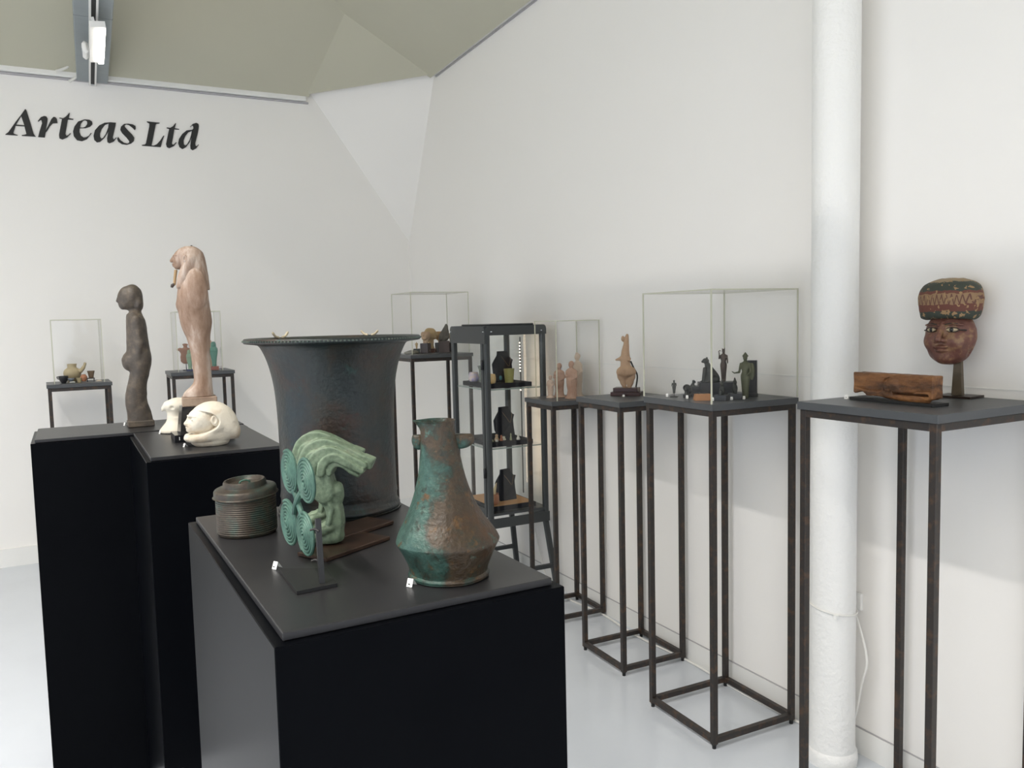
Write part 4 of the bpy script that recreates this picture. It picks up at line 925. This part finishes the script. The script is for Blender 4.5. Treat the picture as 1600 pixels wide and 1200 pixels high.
def standing(P, h, w, hat=0, ears=0, arms='down'):
    d = loft(P, [(.03*h, 0, 0, w*.55, w*.5), (.1*h, 0, 0, w*.55, w*.45), (.3*h, 0, 0, w*.68, w*.5), (.48*h, 0, 0, w*.80, w*.52), (.58*h, 0, 0, w*.58, w*.42), (.70*h, 0, 0, w*.86, w*.46), (.76*h, 0, 0, w*.74, w*.38), (.80*h, 0, 0, w*.3, w*.28), (.84*h, 0, 0, w*.26, w*.26)], 2.1)
    d = sm(d, ell(P, (0, -w*.3, .02*h), (w*.55, w*.8, .025*h)), w*.1)
    hz = .875*h if hat or ears else .91*h
    d = sm(d, ell(P, (0, -w*.05, hz), (w*.36, w*.40, .062*h)), w*.08)
    if hat: d = sm(d, loft(P, [(.90*h, 0, 0, w*.62, w*.60), (.915*h, 0, 0, w*.50, w*.5), (.96*h, 0, 0, w*.24, w*.24), (h, 0, 0, w*.04, w*.04)], 2), w*.05)
    if ears:
        d = sm(d, ell(P, (0, -w*.45, .865*h), (w*.18, w*.25, .03*h)), w*.06)
        for s_ in (-1, 1): d = sm(d, cap(P, (s_*w*.24, 0, .92*h), (s_*w*.32, 0, .995*h), w*.13, w*.04), w*.06)
    sh = .74*h
    if arms == 'down' or arms == 'bastet': d = sm(d, chain(P, [(w*.80, 0, sh, w*.2), (w*.92, -w*.1, .58*h, w*.18), (w*.85 if arms == 'down' else w*.95, -w*.55, .53*h, w*.15)], w*.05), w*.08)
    if arms == 'down': d = sm(d, chain(P, [(-w*.80, 0, sh, w*.2), (-w*.92, -w*.1, .58*h, w*.18), (-w*.85, -w*.55, .53*h, w*.15)], w*.05), w*.08)
    if arms == 'bastet': d = sm(d, chain(P, [(-w*.80, 0, sh, w*.2), (-w*1.0, -w*.3, .66*h, w*.17), (-w*.95, -w*.6, .80*h, w*.14), (-w*1.05, -w*.6, .87*h, w*.12), (-w*.8, -w*.6, .90*h, w*.10), (-w*.55, -w*.5, .87*h, w*.10)], w*.05), w*.06)
    if arms == 'reach': 
        d = sm(d, chain(P, [(-w*.80, 0, sh, w*.22), (-w*1.0, -w*.2, .56*h, w*.18), (-w*1.5, -w*.9, .545*h, w*.12), (-w*1.75, -w*1.2, .58*h, w*.10)], w*.05), w*.06)
        d = sm(d, chain(P, [(w*.80, 0, sh, w*.22), (w*1.05, -w*.1, .58*h, w*.2), (w*.6, -w*.6, .50*h, w*.16)], w*.05), w*.08)
        d = sm(d, ell(P, (w*1.05, w*.25, .58*h), (w*.5, w*.22, .19*h)), w*.1)
    return d
def standfig(h, w, **kw): return sculpt('figure', lambda P: standing(P, h, w, **kw)+.0, (-w*2.1, -w*1.7, -.001), (w*1.8, w*1.3, h*1.03), h/72)
def small(name, lab, cat_, x, y, z, turn, me, m, base=None, bm=None, gz=0, extra=None, group='bronze figures under glass'):
    t = thing(name, lab, cat_, (x, y, z), facing(x, y, turn), group)
    if base: box('base', bm or DKB, t, *base, c=.0006)
    o = link('figure', me, m, t); o.location = (0, 0, gz); return t
# tiny standing figure on a pin
t = small('bronze_figurine', 'tiny dark bronze figure on a thin pin, leftmost under the large cover', 'figurine', 1.907, 2.392, zt4, -10, standfig(.050, .0085, hat=1), BRD, (-.014, .014, -.010, .010, 0, .003), IRON, .013)
MB().tube([(0, 0, .003), (0, 0, .016)], .0014, 6).build('pin', IRON, t)
small('bronze_figurine', 'small black bronze seated cat facing right behind the orange wood block', 'figurine', 1.975, 2.372, zt4, 60, catfig(.052), BRD, (-.018, .018, -.022, .022, 0, .010), DKB, .0102)
bh = thing('bronze_figurine', 'small black hollow bronze head beside the orange wood block', 'figurine', (1.922, 2.338, zt4), facing(1.92, 2.34, -10), 'bronze figures under glass')
link('head', sculpt('head', lambda P: sub(sm(ell(P, (0, 0, .036), (.014, .014, .013)), cap(P, (0, 0, .026), (0, 0, .012), .007, .009), .005), ell(P, (-.004, -.011, .036), (.006, .008, .008)), .002), (-.02, -.02, .0), (.02, .02, .055), .0012), BRD, bh)
box('base', DKB, bh, -.012, .012, -.012, .012, 0, .012, c=.0005)
wb = thing('wood_block', 'tapered orange wood block at the front of the large cover', 'block', (1.905, 2.232, zt4), facing(1.905, 2.232, 14))
MB().add([(x, y, z) for z, i in ((0, 0), (.022, .004)) for x, y in ((-.030+i, -.018+i), (.030-i, -.018+i), (.030-i, .018-i), (-.030+i, .018-i))], [(3, 2, 1, 0), (4, 5, 6, 7), (0, 1, 5, 4), (1, 2, 6, 5), (2, 3, 7, 6), (3, 0, 4, 7)]).build('block', OAK, wb)
for q in (-.012, .006): MB().tube([(q, 0, .0222), (q, 0, .027)], .0022, 6).build('peg', BRD, wb)
sb_ = thing('display_step', 'large dark display step carrying the cat and the cat-headed figure', 'block', (2.062, 2.338, zt4), facing(2.062, 2.338, 8))
box('upper_block', DKB, sb_, -.066, .066, -.034, .034, 0, .050, c=.0008)
box('front_step', DKB, sb_, -.094, -.0665, -.034, .026, 0, .036, c=.0008)
small('bronze_figurine', 'dark bronze seated cat on the dark display step', 'figurine', 2.026, 2.335, zt4+.0505, -80, catfig(.096), BRD)
small('bronze_figurine', 'brown bronze cat-headed goddess with raised hand on the dark display step', 'figurine', 2.086, 2.326, zt4+.0505, -5, standfig(.130, .0155, ears=1, arms='bastet'), BRB)
for (x, y, lab, tn) in ((1.945, 2.178, 'small dark seated bronze figure on a dark cube at the cover corner edge', -20), (2.018, 2.192, 'small dark seated bronze figure on a dark cube below the cat-headed goddess', 10)):
    me = sculpt('figure', lambda P: sm(sm(ell(P, (0, .004, .016), (.010, .010, .018)), cap(P, (0, -.012, .012), (0, -.014, .002), .006, .005), .005), sm(ell(P, (0, 0, .038), (.007, .008, .008)), cap(P, (0, .002, .044), (0, .004, .054), .005, .002), .003), .004), (-.018, -.026, -.001), (.018, .02, .06), .0014)
    small('bronze_figurine', lab, 'figurine', x, y, zt4, tn, me, BRD, (-.022, .022, -.018, .018, 0, .020), DKB, .0203)
small('bronze_figurine', 'green bronze goddess with pointed hat holding one hand forward, tallest under the large cover', 'figurine', 2.063, 2.188, zt4, -28, standfig(.165, .0215, hat=1, arms='reach'), BRG)
ib = thing('backing_block', 'upright dark slab behind the green bronze goddess', 'block', (2.128, 2.222, zt4), facing(2.128, 2.222, -8))
box('slab', DKB, ib, -.017, .017, -.010, .010, 0, .131, c=.0006); 
box('plinth_foot', DKB, ib, -.022, .022, -.016, -.0102, 0, .012)

# ================================================================= stone heads in the far corner
zt1 = 1.3006
SAND = mat('yellow_sandstone', (.42, .29, .15), .75, var=(30, (.52, .39, .22), .25), bump=(150, .2))
OCHR = mat('ochre_stone', (.33, .20, .085), .7, var=(30, (.42, .27, .12), .25))
PINKS = mat('pinkish_stone', (.42, .28, .18), .75, var=(30, (.50, .36, .24), .25))
SCHI = mat('grey_schist', (.075, .068, .055), .55, var=(25, (.12, .11, .09), .2))
PORP = mat('plum_block', (.055, .038, .036), .4)
RWD = mat('red_wood_block', (.11, .035, .020), .4)
def headstone(h, wig=1.0, flat=0):
    def fn(P):
        d = ell(P, (0, 0, .62*h), (.33*h, .36*h, .38*h)); d = sm(d, ell(P, (0, -.2*h, .36*h), (.2*h, .16*h, .12*h)), .1*h)
        d = sm(d, cap(P, (0, .02*h, .4*h), (0, .04*h, .04*h), .2*h, .2*h), .06*h)
        d = sm(d, cap(P, (0, -.33*h, .68*h), (0, -.40*h, .54*h), .035*h, .06*h), .04*h)
        if wig: d = sm(d, ell(P, (0, .12*h, .64*h), (.42*h*wig, .36*h, .38*h)), .03*h); d = sm(d, ell(P, (0, .2*h, .38*h), (.4*h*wig, .2*h, .22*h)), .05*h)
        for s_ in (-1, 1): d = sub(d, ell(P, (s_*.13*h, -.35*h, .66*h), (.08*h, .05*h, .04*h)), .02*h)
        d = sub(d, rbox(P, (0, -.36*h, .43*h), (.10*h, .04*h, .008*h)), .02*h)
        if flat: d = np.maximum(d, P[2]-.86*h)
        return d+wob(P, 14/h, .008*h)
    return sculpt('head', fn, (-.48*h, -.5*h, -.01*h), (.48*h, .52*h, 1.08*h), h/40)
def piece(lab, x, y, turn, me, m, pm, base, gz, name='stone_sculpture', cat_='sculpture'):
    t = thing(name, lab, cat_, (x, y, zt1), facing(x, y, turn), 'stone pieces under glass in the corner')
    if base: box('block', pm, t, *base, c=.001)
    o = link('head', me, m, t); o.location = (0, 0, gz); return t
piece('pinkish stone head with flat top on a tall plum block, left in the corner case', 1.922, 4.935, -25, headstone(.085, .8, 1), PINKS, PORP, (-.027, .027, -.025, .025, 0, .064), .0645)
t = piece('yellow sandstone head and neck turned right on a small red wood block', 1.985, 4.990, 80, headstone(.098, .9), SAND, RWD, (-.028, .028, -.028, .028, 0, .026), .062)
link('neck', sculpt('neck', lambda P: loft(P, [(0, 0, 0, .022, .02), (.02, 0, 0, .015, .015), (.04, 0, 0, .016, .016), (.05, 0, 0, .016, .016)], 2.4), (-.03, -.03, -.002), (.03, .03, .054), .003), SAND, t).location = (0, 0, .0262)
piece('ochre stone head with flat top, beside the grey fragment', 2.072, 5.035, 50, headstone(.085, .8, 1), OCHR, DKB, (-.03, .03, -.03, .03, 0, .062), .0625)
t = thing('stone_fragment', 'pointed grey stone torso fragment on a tall plum block', 'sculpture', (2.040, 4.905, zt1), facing(2.05, 4.9, 0), 'stone pieces under glass in the corner')
box('block', PORP, t, -.034, .034, -.03, .03, 0, .075, c=.001)
link('fragment', sculpt('fragment', lambda P: loft(P, [(0, -.008, 0, .024, .018), (.02, 0, 0, .034, .022), (.05, .004, 0, .030, .02), (.08, .012, 0, .018, .015), (.105, .016, 0, .008, .008), (.11, .016, 0, .003, .003)], 1.7)+wob(P, 140, .0025), (-.045, -.03, -.002), (.045, .03, .116), .003), SCHI, t).location = (0, 0, .0755)
t = thing('stone_fragment', 'flat grey green stone fragment by the left corner of the case', 'sculpture', (1.825, 4.94, zt1), facing(1.82, 4.94, 10), 'stone pieces under glass in the corner')
link('fragment', sculpt('fragment', lambda P: loft(P, [(0, 0, 0, .045, .03), (.01, 0, 0, .046, .03), (.017, .006, 0, .034, .024), (.022, .008, 0, .02, .014)], 2.4)+wob(P, 120, .002), (-.055, -.04, -.002), (.055, .04, .028), .003), mat('grey_green_stone', (.13, .14, .12), .6, var=(30, (.19, .17, .13), .25)), t)
t = thing('small_figurine', 'small tan figure on a dark square block in the corner case', 'figurine', (1.868, 4.955, zt1), facing(1.868, 4.955, 0), 'stone pieces under glass in the corner')
box('block', mat('dark_green_block', (.045, .055, .05), .4), t, -.022, .022, -.02, .02, 0, .030, c=.001); link('figure', standfig(.045, .009), SAND, t).location = (0, 0, .0305)
t = thing('stone_sculpture', 'small pink stone head half hidden by the glass cabinet', 'sculpture', (2.100, 4.925, zt1), facing(2.115, 4.985, 0), 'stone pieces under glass in the corner')
box('block', PORP, t, -.02, .02, -.02, .02, 0, .066, c=.001); link('head', headstone(.06, 0), PINKS, t).location = (0, 0, .0665)

# ================================================================= pottery on the left wall stand
zta = 1.1806
CREAMC = mat('cream_clay', (.50, .42, .27), .6, var=(12, (.42, .34, .20), .3)); ORNGC = mat('orange_clay', (.44, .20, .11), .65); BRWNC = mat('brown_clay', (.19, .13, .08), .65, var=(40, (.13, .09, .06), .3))
BLKC = mat('black_clay', (.020, .020, .023), .4, var=(30, (.04, .04, .043), .3)); GREYC = mat('grey_stone', (.20, .22, .25), .5); BEIGEC = mat('beige_clay', (.46, .38, .22), .6)
def pot(name, lab, x, y, prof, m, nm='body', cat_='pot', wall=.003):
    t = thing(name, lab, cat_, (x, y, zta), 0, 'small pottery under glass')
    inn = [(max(r-wall, .001), z) for r, z in reversed(prof) if z > .006]
    MB().lathe(dense(prof, 4)+inn+[(0, max(.006, prof[0][1]+.004))], 36).build(nm, m, t); return t
pj = pot('spouted_jar', 'cream round pottery jar with long spout, largest of the small pottery', -.112, 5.80, [(0, 0), (.022, .0), (.032, .012), (.044, .03), (.050, .050), (.047, .068), (.036, .082), (.027, .088), (.0255, .098), (.028, .112)], CREAMC)
MB().tube(dense([(.030, -.012, .055), (.055, -.022, .075), (.068, -.027, .095), (.076, -.030, .118)], 4), [.014]*4+[.011]*4+[.008]*4+[.0065], 10).build('spout', CREAMC, pj)
MB().lathe([(.016, 0), (.024, 0), (.024, .004), (.016, .004)], 20).build('foot_ring', CREAMC, pj)
bk_ = pot('black_bowl', 'black pottery bowl, leftmost of the small pottery', -.160, 5.715, [(0, 0), (.012, 0), (.016, .006), (.023, .018), (.0275, .034), (.026, .043)], BLKC, cat_='bowl')
MB().tube(dense([(-.024, 0, .036), (-.034, 0, .039), (-.033, 0, .030), (-.026, 0, .024)], 3), .003, 6).build('handle', BLKC, bk_)
pot('grey_cup', 'small grey stone cup beside the black bowl', -.118, 5.69, [(0, 0), (.013, 0), (.010, .006), (.012, .013), (.019, .020), (.0195, .028)], GREYC, cat_='cup')
pot('beige_cup', 'small beige flaring cup in front of the spouted jar', -.074, 5.690, [(0, 0), (.010, 0), (.011, .006), (.014, .018), (.017, .028)], BEIGEC, cat_='cup')
pot('orange_jar', 'small round orange clay jar with black stand', -.049, 5.700, [(0, .004), (.009, .004), (.015, .013), (.0195, .026), (.018, .037), (.012, .044), (.0125, .048)], ORNGC)
pt = pot('brown_beaker', 'brown flaring clay beaker on a low black stand', -.008, 5.745, [(0, .022), (.013, .022), (.0145, .032), (.018, .050), (.022, .066)], BRWNC, cat_='beaker')
box('stand_top', BLKC, pt, -.028, .020, -.016, .016, .0165, .0215)
for X in (-.026, .012): box('stand_leg', BLKC, pt, X, X+.006, -.012, .012, 0, .0163)
ss = thing('shell_fragment', 'small flat white shell by the brown beaker', 'shell', (.034, 5.72, zta), 0)
MB().lathe(dense([(0, 0), (.016, .0), (.017, .003), (.011, .007), (0, .009)], 3), 20).build('shell', mat('shell_white', (.7, .6, .5), .5), ss)
sw = thing('stone_ring', 'pale curved stone piece in front of the grey cup', 'stone', (-.112, 5.655, zta), 0)
MB().tube([(.012*math.cos(a), .008*math.sin(a), .005) for a in (math.pi*q/10 for q in range(-1, 12))], .0045, 8).build('ring', mat('pale_stone', (.5, .5, .46), .6), sw)

# ================================================================= figures on the stand behind the tall statue
ztb = 1.2176
FAIG = mat('green_faience', (.045, .16, .105), .4, var=(40, (.07, .21, .15), .3)); FAIP = mat('pale_green_faience', (.17, .34, .24), .45, var=(30, (.26, .30, .16), .2)); FAIB = mat('blue_base', (.008, .014, .08), .4); REDB = mat('red_base', (.24, .055, .02), .4); TERD = mat('terracotta_dark', (.22, .10, .055), .7, var=(30, (.30, .15, .085), .25))
def ushabti(h):
    def fn(P):
        w = h*.15
        d = loft(P, [(0, 0, -.02*h, w*.62, w*.85), (.05*h, 0, -.01*h, w*.62, w*.7), (.1*h, 0, 0, w*.58, w*.5), (.3*h, 0, 0, w*.72, w*.55), (.5*h, 0, 0, w*.95, w*.65), (.68*h, 0, 0, w*1.05, w*.7), (.76*h, 0, 0, w*.8, w*.6), (.8*h, 0, 0, w*.5, w*.45)], 2.2)
        d = sm(d, ell(P, (0, 0, .88*h), (w*.68, w*.68, .115*h)), w*.1)
        for s_ in (-1, 1): d = sm(d, cap(P, (s_*w*.5, -w*.35, .84*h), (s_*w*.45, -w*.55, .70*h), w*.22, w*.18), w*.05)
        d = sm(d, cap(P, (-w*.6, -w*.55, .63*h), (w*.6, -w*.55, .63*h), w*.22), w*.1)
        return sm(d, ell(P, (0, -w*.52, .86*h), (w*.36, w*.25, .07*h)), w*.04)
    return sculpt('figure', fn, (-.24*h, -.24*h, -.002), (.24*h, .2*h, 1.03*h), h/60)
def ush(lab, x, y, h, m, bh_, bm_, turn):
    t = thing('faience_figure', lab, 'figurine', (x, y, ztb), facing(x, y, turn), 'figures under glass behind the tall statue')
    link('figure', ushabti(h), m, t).location = (0, 0, bh_+.0004); box('base', bm_, t, -h*.17, h*.17, -h*.17, h*.15, 0, bh_, c=.0008)
ush('pale green faience mummy figure on a blue base', .570, 5.700, .130, FAIP, .012, FAIB, 0)
ush('dark green faience mummy figure on a red base', .724, 5.720, .165, FAIG, .024, REDB, 0)
t = thing('clay_torso', 'brown terracotta armless torso on a thin rod behind the tall statue', 'figurine', (.557, 5.80, ztb), facing(.54, 5.8, 0), 'figures under glass behind the tall statue')
def torso(P):
    d = loft(P, [(.045, .004, 0, .018, .012), (.06, .002, 0, .030, .016), (.09, 0, 0, .034, .018), (.115, 0, 0, .030, .017), (.135, 0, 0, .040, .018), (.145, 0, 0, .034, .016), (.152, 0, 0, .014, .012)], 2.3)
    d = sm(d, cap(P, (0, 0, .15), (0, 0, .168), .011, .012), .006); d = sm(d, rbox(P, (0, 0, .173), (.017, .012, .004), .002), .004)
    for s_ in (-1, 1): d = sm(d, cap(P, (s_*.032, 0, .143), (s_*.052, -.004, .140), .009, .006), .006)
    return d+wob(P, 100, .0015)
link('torso', sculpt('torso', torso, (-.07, -.03, .035), (.07, .03, .185), .003), TERD, t)
MB().tube([(0, 0, .006), (0, 0, .052)], .0025, 6).build('rod', IRON, t); box('base', IRON, t, -.022, .022, -.018, .018, 0, .006)
t = thing('dark_figure', 'slim dark brown figure on a rod beside the tall statue legs', 'figurine', (.605, 5.76, ztb), facing(.6, 5.76, 0), 'figures under glass behind the tall statue')
link('figure', standfig(.15, .015), mat('dark_brown_wood', (.05, .025, .018), .55), t).location = (0, 0, .05)
MB().tube([(0, 0, .005), (0, 0, .056)], .0025, 6).build('rod', IRON, t); box('base', IRON, t, -.018, .018, -.016, .016, 0, .005)
t = thing('clay_torso', 'tan terracotta figure just right of the tall statue legs', 'figurine', (.712, 5.80, ztb), facing(.712, 5.8, 0), 'figures under glass behind the tall statue')
link('figure', robed(.20, .020, .014), TERR, t)

# ================================================================= contents of the glass cabinet
def tray(z, lab, m=BLACKV, x0=.045, x1=.300, y0=.055, y1=.40, hh=.024):
    t = thing('display_tray', lab, 'tray', (CX, CY, z), 0, 'black display trays in the cabinet')
    box('tray', m, t, x0, x1, y0, y1, 0, hh, c=.001); return t
tray(1.1416, 'black display tray on the top cabinet shelf')
tray(.8286, 'black display tray on the middle cabinet shelf')
tb_ = tray(.4826, 'black display tray on the bottom of the cabinet', x0=.04, x1=.31)
box('cork_lining', mat('cork', (.50, .28, .13), .8), tb_, .05, .30, .065, .39, .0242, .026)
def bust(x, y, z, h, turn, lab):
    t = thing('necklace_bust', lab, 'bust', (CX+x, CY+y, z), R(turn), 'black necklace busts in the cabinet')
    pts = [(-.055, 0), (.050, 0), (.058, .35*h), (.068, .56*h), (.112, .68*h), (.072, .75*h), (.050, .85*h), (.044, h), (-.022, h), (-.028, .86*h), (-.046, .72*h), (-.060, .58*h), (-.064, .3*h)]
    m = MB().prism(pts, -.006, .006); m.v = [(a, c+.055*(b/h-.5)+.02*(a/.06)**2, b) for a, b, c in m.v]; m.build('panel', BLACKV, t)
    m = MB().prism([(-.002, 0), (.05, 0), (.0, .75*h)], -.003, .003); m.v = [(c, a+.02, b) for a, b, c in m.v]; m.build('prop', BLACKV, t)
    ch = dense([(-.018, .012, .84*h), (0.004, .006, .66*h), (.022, .0, .50*h), (.034, .004, .62*h), (.046, .014, .82*h)], 4)
    MB().tube([(a, b-.012, c) for a, b, c in ch], .0008, 5).build('necklace', mat('chain_brown', (.3, .2, .12), .4, .6), t)
bust(.195, .175, 1.1662, .165, 8, 'black necklace bust on the top cabinet shelf')
bust(.195, .175, .8532, .170, 8, 'black necklace bust on the middle cabinet shelf')
bust(.195, .175, .5094, .165, 8, 'black necklace bust at the bottom of the cabinet')
def glassmat(n, c, a):
    m = pane_mat(n, c, 1.4); return m
def cup(name, lab, x, y, z, prof, m, cat_='glass', wall=.0025, grp='antique glass in the cabinet'):
    t = thing(name, lab, cat_, (CX+x, CY+y, z), 0, grp)
    inn = [(max(r-wall, .001), q) for r, q in reversed(prof) if q > .004]
    MB().lathe(dense(prof, 4)+inn+[(0, .005)], 32).build('body', m, t); return t
GG = mat('green_glass', (.24, .30, .25), .15); GG.node_tree.nodes['Principled BSDF'].inputs['Transmission Weight'].default_value = .6
OG = mat('olive_glass', (.30, .29, .10), .2, var=(60, (.24, .22, .07), .3)); AG = mat('amber_glass', (.72, .42, .13), .3, var=(50, (.85, .66, .38), .2)); IG = mat('iridescent_glass', (.62, .50, .40), .3, var=(25, (.36, .35, .75), .12))
cup('glass_jar', 'pale green glass jar behind the amber cup', .088, .21, 1.1662, [(0, 0), (.024, 0), (.027, .01), (.027, .062), (.029, .072), (.033, .085), (.034, .09)], GG)
cup('olive_beaker', 'olive green glass beaker in front of the necklace bust', .178, .085, 1.1662, [(0, 0), (.022, 0), (.0235, .01), (.030, .075)], OG)
cup('amber_cup', 'amber glass cup on the top cabinet shelf', .070, .095, 1.1662, [(0, 0), (.024, 0), (.030, .012), (.031, .032), (.027, .050)], AG)
cup('iridescent_cup', 'iridescent pale glass cup behind the cabinet post', .068, .30, 1.1662, [(0, 0), (.020, 0), (.029, .014), (.029, .030), (.023, .052)], IG)
pd = thing('pendant', 'small turquoise pendant hanging in front of the bust on the top shelf', 'pendant', (CX+.14, CY+.11, 1.1662), 0)
MB().lathe(dense([(0, .014), (.006, .016), (.0085, .026), (.006, .036), (0, .038)], 3), 14).build('stone', mat('turquoise', (.07, .24, .26), .3), pd)
MB().tube([(0, 0, 0), (0, 0, .016)], .0015, 6).build('pin', IRON, pd)
JC = [('clay', (.55, .38, .24)), ('bone', (.62, .58, .47)), ('red', (.40, .16, .09)), ('white', (.72, .70, .64)), ('green', (.30, .32, .20))]
for i_, (x, y, w_, h_, c_, lab) in enumerate(((.075, .10, .010, .010, 4, 'green bead amulet at the post end of the middle tray'), (.095, .085, .008, .012, 3, 'white bead amulet beside the green one on the middle tray'), (.112, .12, .012, .034, 0, 'tan seated amulet figure on the middle tray'), (.130, .10, .009, .030, 2, 'reddish amulet figure on the middle tray'), (.152, .115, .012, .020, 1, 'squat bone amulet on the middle tray'), (.180, .085, .006, .038, 4, 'slim green rod amulet before the middle bust'), (.222, .080, .010, .030, 3, 'white cylinder seal at the right of the middle tray'))):
    t = thing('amulet', lab, 'amulet', (CX+x, CY+y, .8532), 0, 'amulets on the middle tray')
    MB().lathe(dense([(0, 0), (w_, 0), (w_*.9, h_*.35), (w_*.55, h_*.6), (w_*.75, h_*.8), (w_*.4, h_), (0, h_)], 2), 12).build('amulet', mat('amulet_'+JC[c_][0], JC[c_][1], .6), t)
cn = thing('card_tag', 'small cream card tilted at the post end of the middle tray', 'card', (CX+.082, CY+.16, .8532), R(20))
MB().add([(-.016, 0, .022), (.016, .0, .030), (.014, .006, .062), (-.018, .006, .054)], [(0, 1, 2, 3)]).build('card', mat('card_cream', (.6, .58, .48), .7), cn); MB().tube([(0, .003, 0), (0, .004, .03)], .001, 5).build('pin', IRON, cn)
ph = thing('clay_pot', 'orange clay pot with a bone horn at the bottom of the cabinet', 'pot', (CX+.085, CY+.115, .5094), 0)
MB().lathe(dense([(0, 0), (.020, 0), (.026, .02), (.027, .045), (.024, .052), (.026, .058)], 3)+[(.022, .057), (.018, .01), (0, .008)], 24).build('body', ORNGC, ph)
MB().tube(dense([(0, 0, .04), (.004, 0, .075), (.016, 0, .115)], 4), [.012, .0115, .011, .010, .009, .008, .006, .004, .002], 8).build('horn', mat('bone', (.62, .50, .30), .5), ph)
cs = thing('clay_shard', 'pale orange curved clay shard beside the orange pot', 'shard', (CX+.045, CY+.085, .5094), R(15))
MB().tube(dense([(-.022, 0, .012), (0, 0, .015), (.020, 0, .030), (.026, 0, .046)], 4), [.012, .012, .012, .012, .011, .011, .010, .010, .009, .008, .006, .005, .004], 8).build('shard', mat('pale_orange_clay', (.62, .34, .2), .6), cs)

# ================================================================= small cards with lot numbers
def card(x, y, z, turn, lab, w=.012, h=.014):
    t = thing('price_card', lab, 'card', (x, y, z), facing(x, y, turn), 'small folded number cards')
    MB().add([(-w/2, -.004, .0), (w/2, -.004, 0), (w/2, .0, h), (-w/2, .0, h), (-w/2, .0006, h), (w/2, .0006, h), (w/2, -.0034, .0), (-w/2, -.0034, 0)], [(0, 1, 2, 3), (4, 5, 6, 7), (3, 2, 5, 4), (1, 0, 7, 6), (2, 1, 6, 5), (0, 3, 4, 7)]).build('front', CARD, t)
    MB().add([(-w/2, .0008, h), (w/2, .0008, h), (w/2, .008, 0), (-w/2, .008, 0)], [(0, 1, 2, 3), (3, 2, 1, 0)]).build('back', CARD, t)
    MB().box(-w*.16, w*.16, -.0046, -.0040, h*.3, h*.42).build('print', INK, t).rotation_euler = (R(-4), 0, 0)
card(0.2131, 1.1492, Z1, -50, 'small white number card at the brooch mount', .0085, .010)
card(0.3495, 0.9772, Z1, -35, 'small white number card at the foot of the green bottle', .0085, .010)
card(0.0918, 3.1824, Z1, -60, 'small white number card beside the dark wooden statue', .0085, .010)
card(0.1850, 2.8560, Z1, -60, 'small white number card beside the falcon head', .0085, .010)
card(0.2230, 2.4888, Z1, -60, 'small white number card in front of the human head lid', .0085, .010)
for x, y, lab in ((1.893, 2.415, 'tiny number card beside the pin-mounted figure'), (1.906, 2.317, 'tiny number card before the hollow head'), (1.922, 2.196, 'tiny number card right of the orange wood block'), (1.985, 2.173, 'tiny number card between the two dark cubes'), (2.035, 2.165, 'tiny number card at the feet of the green goddess')):
    card(x, y, zt4, -10, lab, .008, .011)
card(2.055, 2.925, 1.1556, -10, 'tiny number card before the clay idol base', .009, .008)
card(1.925, 1.634, 1.2506, -10, 'small number card at the left end of the carved board', .010, .012)
